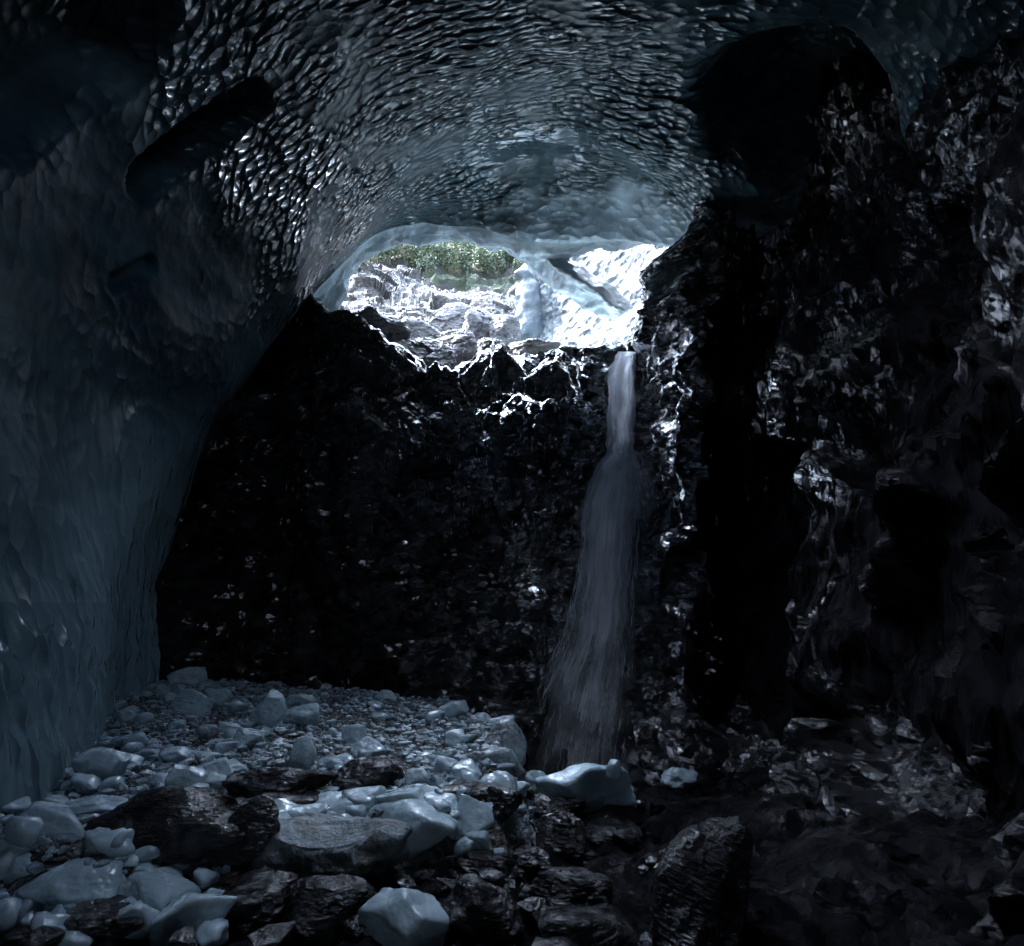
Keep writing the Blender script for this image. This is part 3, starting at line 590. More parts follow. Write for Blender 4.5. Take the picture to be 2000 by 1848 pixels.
ICE = [
 # box, label, mat, kw
 ((330, 1306, 399, 1343), 'flat-topped ice block at the very back beside the ice wall', BLOCK, dict(p=24, flat=.5)),
 ((336, 1351, 411, 1397), 'large hump-backed ice boulder in front of the flat-topped block', BLOCK, dict(scoop=1)),
 ((405, 1347, 452, 1379), 'rounded ice boulder touching the right side of the hump-backed one', BLOCK, dict(p=8)),
 ((327, 1337, 368, 1359), 'low rounded ice lump just below the flat-topped block', BLOCK, dict(p=9)),
 ((289, 1336, 328, 1361), 'four-sided ice lump nearest the foot of the ice wall at the back', BLOCK, dict(p=16)),
 ((382, 1334, 424, 1353), 'low ice lump right of the foot of the flat-topped block', BLOCK, dict(p=8)),
 ((318, 1354, 346, 1370), 'small ice lump between the ice wall and the hump-backed boulder', BLOCK, dict(p=9)),
 ((492, 1357, 561, 1422), 'tall steep-sided dark grey ice boulder, left of a touching pair', BLOCK, dict(scoop=1, spike=.28, p=9)),
 ((557, 1380, 622, 1423), 'broad rounded ice boulder, right of a touching pair', BLOCK, dict(p=8)),
 ((562, 1358, 618, 1386), 'glistening rippled ice ramp behind the touching pair of boulders', BLOCK, dict(p=8, nz=.12)),
 ((727, 1350, 771, 1373), 'pointed ice lump standing on the far crest of the mound', BLOCK, dict(spike=.3)),
 ((717, 1371, 750, 1391), 'boxy small ice lump just in front of the crest lump', BLOCK, dict(p=14)),
 ((856, 1374, 912, 1408), 'clean smooth lone ice block on the far right shoulder of the mound', BLOCK, dict(p=14, scoop=0)),
 ((445, 1428, 511, 1468), 'ice boulder with a bright V-shaped highlight on its top', BLOCK, dict(p=14, scoop=1)),
 ((671, 1420, 713, 1457), 'glassy upright ice boulder with a white streak, middle of the mound', BLOCK, dict(p=16, scoop=1)),
 ((690, 1445, 758, 1482), 'wedge of ice shaped like a low pyramid', BLOCK, dict(spike=.42, p=16)),
 ((561, 1448, 612, 1513), 'tall thin upright shard of pale ice like a sail', BLOCK, dict(spike=.5, p=18, depth=.5)),
 ((140, 1474, 231, 1538), 'large saddle-topped ice boulder near the left wall', BLOCK, dict(scoop=2, p=14)),
 ((142, 1519, 189, 1557), 'small cube-like ice block in front of the saddle-topped boulder', BLOCK, dict(p=18)),
 ((385, 1488, 451, 1528), 'gleaming ice boulder with a brilliant white facet', BLOCK, dict(p=18, scoop=1)),
 ((326, 1508, 399, 1560), 'leaning ice boulder with a curved white rim, above the big black rock', BLOCK, dict(p=12, scoop=1, tilt=.25)),
 ((312, 1464, 374, 1497), 'hump of ice with a rounded peak, middle left of the mound', BLOCK, dict(spike=.25)),
 ((230, 1479, 276, 1503), 'flat ice slab right of the saddle-topped boulder', BLOCK, dict(p=16)),
 ((263, 1464, 311, 1488), 'low shiny ice slab behind the flat slab', BLOCK, dict(p=10)),
 ((225, 1388, 263, 1416), 'knobbly ice lump close to the dirty foot of the ice wall', TINT, dict(p=9, nz=.1)),
 ((384, 1418, 426, 1448), 'dirty rounded ice lump speckled with grit', DIRTY, dict(p=8, nz=.12)),
 ((424, 1412, 468, 1439), 'pale broken ice lump behind the V-highlight boulder', BLOCK, dict(p=10)),
 ((320, 1410, 360, 1432), 'low shiny ice cobble in the stony dark strip', BLOCK, dict(p=9)),
 ((208, 1440, 264, 1464), 'long flat ice cobble in the stony dark strip', BLOCK, dict(p=9)),
 ((0, 1504, 62, 1532), 'low broad ice slab at the left frame edge below the ice wall', BLOCK, dict(p=10)),
 ((50, 1488, 100, 1512), 'chipped ice slab against the foot of the ice wall, far left', BLOCK, dict(p=12)),
 ((8, 1568, 62, 1600), 'squarish ice boulder behind the long ice log', BLOCK, dict(p=12)),
 ((25, 1590, 162, 1650), 'long log-shaped ice block sloping down to the right', BLOCK, dict(p=8, tilt=.18, rz=-.1, depth=.5)),
 ((110, 1566, 236, 1604), 'long low ice slab lying behind the big black rock', BLOCK, dict(p=9, spike=.2)),
 ((-10, 1614, 76, 1672), 'big smooth ice boulder with a sharp ridge at the left frame edge', BLOCK, dict(p=16)),
 ((70, 1634, 122, 1666), 'four-cornered ice lump right of the ridged boulder', BLOCK, dict(p=14)),
 ((60, 1652, 130, 1688), 'sunken ice lump below the four-cornered one', BLOCK, dict(p=9)),
 ((202, 1668, 274, 1702), 'pale ice wedge at the foot of the big black rock', BLOCK, dict(p=12, spike=.2)),
 ((132, 1680, 218, 1704), 'flat ice plate left of the pale wedge', BLOCK, dict(p=14)),
 ((12, 1678, 80, 1724), 'dim ice boulder below the dark slab on the left', BLOCK, dict(p=12)),
 ((64, 1684, 146, 1724), 'dim sharp-edged ice boulder right of its neighbour under the dark slab', BLOCK, dict(p=14)),
 ((52, 1710, 228, 1794), 'very large dim ice boulder with glints, lower left foreground', BLOCK, dict(p=9, depth=.6)),
 ((160, 1703, 213, 1740), 'upright pointed ice block behind the very large dim boulder', BLOCK, dict(spike=.3, p=16)),
 ((212, 1714, 246, 1748), 'small upright tooth of ice between foreground boulders', BLOCK, dict(spike=.4, p=14)),
 ((224, 1732, 342, 1812), 'large sloping ice boulder in the middle of the foreground heap', BLOCK, dict(p=8, tilt=.3)),
 ((264, 1730, 322, 1772), 'mid-sized ice boulder behind the sloping foreground boulder', BLOCK, dict(p=10)),
 ((276, 1722, 320, 1750), 'rounded ice nub left of the small glossy black rock', BLOCK, dict(p=8)),
 ((304, 1768, 448, 1860), 'huge smooth ice boulder at the bottom of the foreground heap', BLOCK, dict(p=10, depth=.7)),
 ((330, 1748, 372, 1776), 'angular ice lump below the small glossy black rock', BLOCK, dict(p=14)),
 ((396, 1746, 438, 1780), 'ragged little ice lump right of the small glossy black rock', BLOCK, dict(p=10, nz=.12)),
 ((10, 1768, 92, 1824), 'dim ice boulder alone in the lower left corner', BLOCK, dict(p=10, tilt=.3)),
 ((216, 1770, 264, 1814), 'small egg-shaped ice lump under the sloping boulder', BLOCK, dict(p=8)),
 ((700, 1762, 850, 1862), 'solitary faceted ice boulder at the bottom centre of the frame', BLOCK, dict(p=14, tilt=.35, depth=.7)),
 ((722, 1588, 893, 1712), 'great clear ice block with small glints, largest of the front island', BLOCK, dict(p=16, flat=.3, depth=.8, nz=.03)),
 ((654, 1600, 728, 1660), 'shiny ice boulder just left of the great clear block', BLOCK, dict(p=12)),
 ((608, 1588, 668, 1626), 'ice boulder behind and left of the shiny one', BLOCK, dict(p=12)),
 ((508, 1574, 602, 1624), 'smooth ice boulder at the left end of the front island', BLOCK, dict(p=9)),
 ((540, 1588, 640, 1644), 'arched ice boulder over the dirty mass of the front island', BLOCK, dict(p=8)),
 ((584, 1568, 690, 1602), 'long ice ridge at the back of the front island', BLOCK, dict(p=9)),
 ((668, 1548, 746, 1586), 'faceted ice hump at the back of the front island', BLOCK, dict(p=16)),
 ((740, 1550, 826, 1584), 'low ice hump at the back right of the front island', BLOCK, dict(p=10)),
 ((820, 1556, 900, 1596), 'crumbly ice hump behind the great clear block', BLOCK, dict(p=10, nz=.1)),
 ((886, 1568, 960, 1650), 'tall curved ice horn at the right end of the front island', BLOCK, dict(spike=.3, p=9)),
 ((856, 1596, 908, 1652), 'pale upright ice lump between the great block and the horn', BLOCK, dict(p=12)),
 ((898, 1632, 957, 1682), 'crumbly ice lump below the ice horn', TINT, dict(p=9, nz=.12)),
 ((884, 1644, 938, 1700), 'greyish ice lump at the lower right of the great clear block', TINT, dict(p=8, nz=.1)),
 ((486, 1640, 540, 1700), 'glossy ice lump at the lower left corner of the front island', BLOCK, dict(p=10)),
 ((496, 1625, 790, 1752), 'broad mass of grit-stained ice under the front island', GRIT, dict(p=6, scoop=2, nz=.16, depth=.5, sub=5)),
 ((422, 1454, 458, 1478), 'small block of ice left of the tall shard, below the highlight boulder', BLOCK, dict(p=14)),
 ((290, 1516, 334, 1546), 'broken ice lump touching the leaning boulder', BLOCK, dict(p=12)),
 ((622, 1482, 668, 1506), 'flat round ice cake right of the tall shard', BLOCK, dict(p=10)),
 ((792, 1508, 838, 1542), 'tan stained ice lump right of the dark brown boulder', TINT, dict(p=9)),
 ((810, 1536, 856, 1562), 'rectangular white ice lump in front of the tan one', BLOCK, dict(p=18)),
 ((868, 1430, 908, 1458), 'angular ice lump beside the dark hollow of the mound edge', BLOCK, dict(p=14)),
 ((1056, 1502, 1230, 1598), 'large brilliant translucent ice block below the waterfall', BRIGHT, dict(p=14, scoop=0, nz=.16, depth=.7, sub=5)),
 ((1186, 1490, 1214, 1522), 'small knob of ice on top of the brilliant block', BLOCK, dict(p=12, Y=9.4)),
 ((952, 1404, 1004, 1432), 'smooth ice cap on top of the mound edge cliff', BLOCK, dict(p=9, Y=11.6)),
 ((895, 1406, 972, 1478), 'hollowed grit-stained ice wall at the edge of the mound', DIRTY, dict(p=8, nz=.15, scoop=2, Y=11.8)),
 ((950, 1420, 1026, 1520), 'tall brown-stained ice bank facing the waterfall', DIRTY, dict(p=8, nz=.15, Y=10.6)),
 ((916, 1470, 1022, 1550), 'grit-topped ice bank in front of the tall brown one', DIRTY, dict(p=9, nz=.12, Y=9.5)),
 ((938, 1518, 1008, 1568), 'smooth curved ice slab at the right foot of the mound', BLOCK, dict(p=9)),
 ((1018, 1514, 1070, 1560), 'small heap of bright ice left of the brilliant block', BLOCK, dict(p=10)),
 ((884, 1494, 938, 1530), 'pale flat-faced ice block above the wet rocks', BLOCK, dict(p=12)),
 ((1296, 1508, 1360, 1548), 'small crusty snow patch at the foot of the right-hand cliff', TINT, dict(p=7, nz=.25)),
]
for box, lab, mt, kw in ICE:
    place('ice_block', lab, 'ice block', box, mt, **kw)

ROCK = [
 ((666, 1494, 776, 1554), 'dark brown-black boulder embedded in the ice of the mound', BOULDER, dict(p=10)),
 ((438, 1510, 642, 1576), 'long flat-topped wet black slab behind the front island', BOULDER, dict(p=14, depth=.5)),
 ((455, 1556, 610, 1596), 'thin black slab wedged under the long flat-topped slab', BOULDER, dict(p=12, depth=.5)),
 ((168, 1574, 470, 1745), 'biggest black boulder, wet and blocky, left foreground', BOULDER, dict(p=14, depth=.55)),
 ((400, 1580, 506, 1742), 'steep black slab leaning on the right of the biggest boulder', BOULDER, dict(p=18, depth=.5, tilt=.2)),
 ((922, 1546, 1014, 1608), 'rounded wet black rock right of the front island', BOULDER, dict(p=9)),
 ((1074, 1562, 1142, 1604), 'sparkling grey wet rock under the brilliant ice block', BOULDER, dict(p=10)),
 ((1022, 1570, 1076, 1606), 'small wet black rock with an ice rim, left of the sparkling one', BOULDER, dict(p=12)),
 ((1046, 1600, 1142, 1680), 'tilted wet black rock face below the sparkling rock', BOULDER, dict(p=12)),
 ((880, 1672, 998, 1716), 'flat wet rock with a speckled sheen below the ice horn', BOULDER, dict(p=12, depth=.6)),
 ((992, 1670, 1076, 1712), 'black rock with one dazzling white face', BOULDER, dict(p=18)),
 ((1150, 1614, 1250, 1644), 'low wet rock ledge with a bright upper edge', BOULDER, dict(p=10)),
 ((308, 1724, 398, 1774), 'small glossy black rock among the foreground ice', BOULDER, dict(p=12)),
 ((140, 1690, 214, 1726), 'dark rock behind the upright pointed ice block', BROWN, dict(p=12)),
 ((206, 1696, 268, 1724), 'dark gritty rock at the foot of the pale ice wedge', BOULDER, dict(p=12)),
 ((270, 1702, 342, 1736), 'mossy grey-green flat rock in the foreground', BOULDER, dict(p=14)),
 ((136, 1792, 278, 1862), 'rough black rock at the bottom edge of the frame', BOULDER, dict(p=10)),
 ((376, 1694, 482, 1744), 'reddish brown rock at the foot of the biggest boulder', BROWN, dict(p=10)),
 ((-20, 1660, 144, 1696), 'thin dark slab lying between ice boulders at the far left', BOULDER, dict(p=12, depth=.5)),
 ((46, 1536, 82, 1562), 'small dark stone on the mound near the left frame edge', BOULDER, dict(p=9)),
 ((-8, 1558, 16, 1586), 'dark stone cut by the left frame edge', BOULDER, dict(p=9)),
 ((1008, 1542, 1044, 1566), 'small black stone beside the heap of bright ice', BOULDER, dict(p=10)),
 ((1240, 1640, 1440, 1930), 'steep pale-streaked rock slab at the bottom right of centre', BOULDER, dict(p=14, spike=.12, depth=.8, Y=6.0, tilt=.35)),
 ((870, 1540, 960, 1572), 'low wet ledge under the grit-topped ice bank', BOULDER, dict(p=10)),
 ((420, 1745, 560, 1830), 'nearly invisible dark boulder in the foreground shadow', BOULDER, dict(p=12)),
 ((560, 1750, 720, 1850), 'dark boulder below the grit-stained ice mass', BOULDER, dict(p=12)),
 ((860, 1740, 1010, 1850), 'dark boulder right of the solitary faceted ice', BOULDER, dict(p=12)),
 ((1040, 1720, 1190, 1800), 'dark glinting boulder in the stream bed', BOULDER, dict(p=12)),
 ((1060, 1800, 1230, 1880), 'dark boulder at the bottom of the stream bed', BOULDER, dict(p=12)),
]
for box, lab, mt, kw in ROCK:
    kw = dict(kw); kw.setdefault('sub', 5); kw['rocky'] = .07
    place('rock', lab, 'rock', box, mt, **kw)
place('rock', 'black rock knob that splits the side veil of the waterfall', 'rock', (1236, 1010, 1300, 1090), BOULDER, Y=17.6, sub=5, rocky=.08, p=9)

# ------------------------------------------------------------------ scattered ice: counted pieces and uncounted rubble
rs = np.random.RandomState(5)
var = [chunk(900 + k, sub=3, planes=10, p=int(rs.choice([12, 20, 30])), nz=.10, scoop=int(rs.choice([0, 1, 2])), spike=rs.uniform(0, .3)) for k in range(10)]
vme = [mesh_np('ice_piece', V * .2, Fc, [BLOCK, BLOCK, TINT][k % 3]) for k, (V, Fc) in enumerate(var)]
def rnd_spot(pw=1.0):
    while True:
        u = rs.uniform(-20, 1060); v = 1350 + (rs.uniform(0, 1) ** pw) * 260
        p = hit(u, v)
        if sdf(p[:1], p[1:2], MP)[0] < .1: return p
cnt = 0
while cnt < 205:
    p = rnd_spot(1.0)
    s = .09 + .26 * rs.uniform(0, 1) ** 2.2
    o = bpy.data.objects.new('ice_piece', vme[cnt % 10]); COL.objects.link(o)
    o.location = (p[0], p[1], float(gz(p[0], p[1])[0]) - s * .12); o.scale = (5 * s * rs.uniform(.9, 1.5), 5 * s * rs.uniform(.8, 1.2), 5 * s * rs.uniform(.45, .9))
    o.rotation_euler = (rs.uniform(-.2, .2), rs.uniform(-.2, .2), rs.uniform(0, 6.28))
    o['label'] = 'small loose lump of ice lying among the rubble on the mound'; o['category'] = 'ice piece'; o['group'] = 'loose lumps of ice on the mound'
    cnt += 1
for k in range(46):
    u = rs.uniform(-10, 460); v = rs.uniform(1640, 1860); p = hit(u, v); s = rs.uniform(.10, .34)
    o = bpy.data.objects.new('ice_lump', vme[k % 10]); COL.objects.link(o)
    o.location = (p[0], p[1], float(gz(p[0], p[1])[0]) - s * .1); o.scale = (5 * s * rs.uniform(.9, 1.4), 5 * s * rs.uniform(.8, 1.2), 5 * s * rs.uniform(.6, 1))
    o.rotation_euler = (rs.uniform(-.2, .2), rs.uniform(-.2, .2), rs.uniform(0, 6.28))
    o['label'] = 'loose lump of ice filling gaps in the foreground heap'; o['category'] = 'ice lump'; o['group'] = 'loose lumps in the foreground heap'
def rubble(name, num, smin, smax, mat, seed, pw=3.0, test=None):
    r2 = np.random.RandomState(seed); D, Fc = ico(1)
    base = []
    for k in range(12):
        V, f = chunk(1200 + k, sub=1, planes=7, p=30, nz=.05); base.append(V)
    x = r2.uniform(-9.5, 2.5, num * 3); y = 4.2 + (r2.uniform(0, 1, num * 3) ** 1.25) * 12.5
    s_ = sdf(x, y, MP); keep = test(x, y, s_, r2); x, y = x[keep][:num], y[keep][:num]; z = gz(x, y)
    VV, FF = [], []
    for i in range(len(x)):
        s = smin + (smax - smin) * r2.uniform() ** pw
        V = base[i % 12] * (s * r2.uniform(.8, 1.5), s * r2.uniform(.8, 1.2), s * r2.uniform(.5, .9))
        a = r2.uniform(0, 6.28); ca, sa = math.cos(a), math.sin(a)
        V = np.stack([V[:, 0] * ca - V[:, 1] * sa, V[:, 0] * sa + V[:, 1] * ca, V[:, 2] - s * .1], 1) + (x[i], y[i], z[i])
        VV.append(V); FF.append(Fc + i * len(D))
    return link(name, mesh_np(name, np.concatenate(VV), np.concatenate(FF), mat, False), kind='stuff')
rubble('ice_rubble', 14000, .02, .16, RUB, 3, 5.0, lambda x, y, s, r: (s < .25) & (pn(np.stack([x, y, x * 0], 1) * .8, 5) > -.12))
rubble('dirty_ice_rubble', 5000, .03, .13, TINT, 4, 3.0, lambda x, y, s, r: (s < .15))
rubble('gravel', 6000, .02, .07, BROWN, 6, 3.0, lambda x, y, s, r: (s < .3))
rubble('stream_rubble', 500, .06, .35, BOULDER, 7, 2.0, lambda x, y, s, r: (s > .3) & (y > 4.5) & (x < 1.8))

# ------------------------------------------------------------------ outside: ridge, slopes, hill
def terrain(name, rows, nr, nc, mat, amp, fr, seed, smooth=False, kind='structure'):
    g = loft([[W(*p) for p in r] for r in rows], nr, nc); r_, c_, _ = g.shape
    n = grid_normals(g); P = g.reshape(-1, 3); N = n.reshape(-1, 3)
    N = np.where(N[:, 2:3] < 0, -N, N)
    Q = P @ np.array([[.8, .5, -.6], [0, .7, .2], [.7, .2, 1.5]])
    d = crag(Q * fr, seed, .7, .5) * amp + crag(Q * fr * 2.7, seed + 1, .8, .5) * amp * .4 + crag(Q * fr * 7, seed + 2, .8, .5) * amp * .15 + fbm(P * fr * .5, 3, seed) * amp
    return link(name, mesh_np(name, P + N * d[:, None], grid_faces(r_, c_), mat, smooth), kind=kind), P + N * d[:, None]
us = [480, 600, 680, 740, 800, 860, 920, 980, 1040, 1120, 1250]
dn = [0, 0, 0, 0, 0, 0, 0, 0, 25, 150, 260]
top_ = [565, 550, 528, 512, 530, 560, 568, 572, 572, 570, 570]
def sl(v, Y): return [(u, v + k, Y) for u, k in zip(us, dn)]
terrain('rocky_slope', [sl(790, 26.5), sl(712, 29), sl(665, 34), sl(628, 41), sl(594, 49), [(u, t + 20 + k, 56 if u < 800 else 66) for u, t, k in zip(us, top_, dn)], [(u, t + 18 + k, 60 if u < 800 else 72) for u, t, k in zip(us, top_, dn)], [(u, t + 50 + k, 66 if u < 800 else 80) for u, t, k in zip(us, top_, dn)]],
        [10, 20, 30, 34, 34, 12, 6], 36, PALE, .9, .26, 71)
uh = [-3000, -1500, -400, 300, 600, 800, 1000, 1200, 1600, 2400, 4000]
LIP_BOUNCE = mat_bright_ice('snow', 1.15, 1.2)  # unseen sheet added behind the lip to bounce light onto roof and cliff
ux = [1000, 1060, 1130, 1200, 1270, 1340]
terrain('snow', [[(u, v + (14 if u < 1080 else 0), Y) for u in ux] for v, Y in [(760, 22.6), (712, 23.4), (706, 25), (704, 28), (703, 32), (703, 37)]], [6, 16, 20, 20, 16], 24, LIP_BOUNCE, .05, .5, 33, True)
_, HP = terrain('hill', [[(u, 640, 70) for u in uh], [(u, 575, 84) for u in uh], [(u, 530, 110) for u in uh], [(u, 480, 140) for u in uh], [(u, 430, 175) for u in uh], [(u, 330, 220) for u in uh], [(u, 250, 300) for u in uh]],
        [20, 40, 44, 40, 20, 10], 30, HILL, 3.2, .10, 81)

OUT = [  # outcrops on the ridge above the fall
 ((600, 556, 760, 700), 'dark wet shoulder of rock under the blue ice foot', GREY, 24.5, dict(p=12, tilt=.55, depth=.5)),
 ((690, 600, 850, 740), 'dark ridge of wet rock running down from the blue ice foot', GREY, 24.2, dict(p=14, tilt=.6, depth=.5)),
 ((790, 580, 905, 700), 'slanting grey slab in the middle of the ridge', GREY, 28, dict(p=16, tilt=-.5, depth=.6)),
 ((850, 562, 960, 660), 'tilted silvery rock slab behind the ridge', GREY, 31, dict(p=16, tilt=-.5, depth=.6)),
 ((895, 578, 985, 665), 'dark boulder with a white top on the ridge', GREY, 29.5, dict(p=10, depth=.7)),
 ((955, 592, 1020, 662), 'cracked dark rounded boulder right of the white-topped one', GREY, 29, dict(p=9, depth=.7)),
 ((820, 618, 965, 722), 'broad broken outcrop in front of the ridge boulders', GREY, 26, dict(p=10, depth=.5)),
 ((930, 640, 1010, 722), 'narrow wet outcrop left of the veined boulder', GREY, 25.5, dict(p=10, depth=.5)),
 ((985, 646, 1098, 712), 'pale veined boulder at the lip of the cliff', GREY, 25.2, dict(p=12, depth=.5)),
]
for box, lab, mt, Yv, kw in OUT:
    place('outcrop', lab, 'rock outcrop', box, mt, Y=Yv, sub=6, rocky=.10, sink=.25, **kw)

# ice pillar standing outside the mouth
prof = [(512, 1034, 6), (522, 1029, 14), (536, 1024, 20), (548, 1034, 15), (562, 1032, 24), (585, 1034, 28), (610, 1037, 30), (640, 1037, 31), (680, 1040, 34)]
pv = cr(np.array(prof, float), 10); VV = []
for (v, u, hw) in pv:
    c = W(u, v, 35); k = 35 * 1.06 / F
    for a in np.linspace(0, 2 * math.pi, 48, endpoint=False):
        VV.append(c + np.array([math.cos(a) * hw * k, math.sin(a) * hw * k * .9, 0]))
VV = np.array(VV); VV += (fbm(VV * 1.1, 4, 12) * .13)[:, None] * np.array([1, 1, .4])
nr_ = len(pv); f = [[i * 48 + j, i * 48 + (j + 1) % 48, (i + 1) * 48 + (j + 1) % 48, (i + 1) * 48 + j] for i in range(nr_ - 1) for j in range(48)]
PILLAR = mat_bright_ice('white_ice', .17, 1.6)
link('ice_pillar', mesh_np('ice_pillar', VV, np.array(f), PILLAR), label='white notched pillar of ice outside the mouth, beside the bright tunnel wall', category='ice pillar')

# dark wiry twigs caught on the great clear ice block
def twig(name, label, lines, Yv, rad):
    VV, FF = [], []
    for ln in lines:
        L = cr(np.array(ln, float), 6); b = len(VV)
        for i, (a, c_, dy) in enumerate(L):
            p = W(a, c_, Yv + dy); rr = rad * (1 - .65 * i / len(L))
            for e in range(5): VV.append(p + np.array([math.cos(e * 1.2566) * rr, math.sin(e * 1.2566) * rr * .6, math.sin(e * 1.2566) * rr]))
        for i in range(len(L) - 1):
            for e in range(5): FF.append([b + i * 5 + e, b + i * 5 + (e + 1) % 5, b + i * 5 + 5 + (e + 1) % 5, b + i * 5 + 5 + e])
    link(name, mesh_np(name, np.array(VV), np.array(FF), TWIG), label=label, category='twig')
TWIG = mat_rock('bark_wet', (.01, .008, .007), (.03, .025, .02), rough=(.4, .6), scale=3)
twig('twig', 'thin curved dark twig reaching right off the great clear ice block', [[(892, 1672, 0), (868, 1676, -.03), (848, 1686, -.06), (832, 1698, -.04)], [(868, 1676, -.03), (860, 1666, -.05)], [(880, 1673, -.01), (886, 1680, -.03)]], 5.75, .006)
twig('twig', 'small curled dark root fibre on the lower front of the great clear ice block', [[(822, 1700, 0), (806, 1692, -.03), (796, 1678, -.04), (800, 1664, -.03), (808, 1672, -.02)], [(806, 1692, -.03), (798, 1690, -.04), (792, 1682, -.04)], [(800, 1664, -.03), (792, 1668, -.03)]], 5.75, .004)

# trees on the hillside
LEAVES = [mat_leaf('leaf_green', (.14, .18, .11)), mat_leaf('leaf_dark', (.10, .14, .085)), mat_leaf('leaf_yellow', (.20, .20, .11))]
BARK = mat_rock('bark', (.06, .05, .04), (.14, .11, .09), rough=(.8, .9), scale=3)
def crown(seed, nleaf=420):
    r2 = np.random.RandomState(seed); V = []; Fq = []
    cl = r2.normal(size=(14, 3)) * (.9, .9, 1.1) + (0, 0, 2.4)
    for i in range(nleaf):
        c = cl[r2.randint(14)] + r2.normal(size=3) * .38
        a = r2.normal(size=3); a /= np.linalg.norm(a); b = np.cross(a, r2.normal(size=3)); b /= np.linalg.norm(b); s = r2.uniform(.12, .28)
        V += [c - a * s, c - b * s * .6, c + a * s, c + b * s * .6]; Fq.append([4 * i, 4 * i + 1, 4 * i + 2, 4 * i + 3])
    return np.array(V), np.array(Fq)
def trunk():
    V = []; 
    for i, z in enumerate(np.linspace(-.6, 2.8, 6)):
        for a in np.linspace(0, 2 * math.pi, 7, endpoint=False): V.append((math.cos(a) * .14 * (1 - i * .14), math.sin(a) * .14 * (1 - i * .14), z))
    f = [[i * 7 + j, i * 7 + (j + 1) % 7, (i + 1) * 7 + (j + 1) % 7, (i + 1) * 7 + j] for i in range(5) for j in range(7)]
    return np.array(V), np.array(f)
tm = mesh_np('trunk', *trunk(), BARK)
cm = [mesh_np('crown', *crown(40 + k), LEAVES[k % 3]) for k in range(6)]
hb = BVHTree.FromPolygons([tuple(p) for p in HP], [tuple(int(i) for i in f) for f in grid_faces(sum([20, 40, 44, 40, 20, 10]) + 1, 301)])
names = ['broad green tree growing on the steep far hillside', 'dark green tree growing on the steep far hillside', 'yellowish tree growing on the steep far hillside']
rt = random.Random(9); nt_ = 0; tries = 0
while nt_ < 230 and tries < 5000:
    tries += 1
    u = rt.uniform(700, 1030); v = rt.uniform(462, 560)
    ph = pn(np.array([[u * .022 + v * .012, v * .018, 3.3]]), 4)[0]
    if ph + (500 - v) * .010 < rt.uniform(-.4, .25): continue
    h = hb.ray_cast(Vector((0, 0, 0)), Vector(ray(u, v)).normalized())
    if not h[0]: continue
    k = rt.choice([0, 0, 1, 1, 3, 4, 2]); s = rt.uniform(.55, 1.25)
    e = empty('tree', h[0], names[k % 3], 'tree', ['green trees on the hillside', 'dark trees on the hillside', 'yellowish trees on the hillside'][k % 3])
    e.scale = (s, s, s * rt.uniform(.8, 1.3)); e.rotation_euler = (0, 0, rt.uniform(0, 6))
    link('trunk', tm, e); link('crown', cm[k], e); nt_ += 1

# ------------------------------------------------------------------ waterfall
cb = BVHTree.FromPolygons([tuple(p) for p in CG0.reshape(-1, 3)], [tuple(int(i) for i in f) for f in grid_faces(CG0.shape[0], CG0.shape[1])])
def face(u, v):
    h = cb.ray_cast(Vector((0, 0, 0)), Vector(ray(u, v)).normalized())
    return h[0].y if h[0] else 20.5
FALL = [(688, 1206, 1242), (705, 1200, 1240), (740, 1192, 1239), (800, 1187, 1237), (860, 1190, 1236), (885, 1186, 1240), (915, 1165, 1244), (960, 1148, 1245), (1010, 1136, 1244), (1080, 1130, 1240), (1160, 1116, 1240), (1240, 1096, 1240), (1320, 1062, 1238), (1400, 1028, 1232), (1460, 1006, 1228), (1530, 984, 1226)]
fa = cr(np.array(FALL, float), 10)
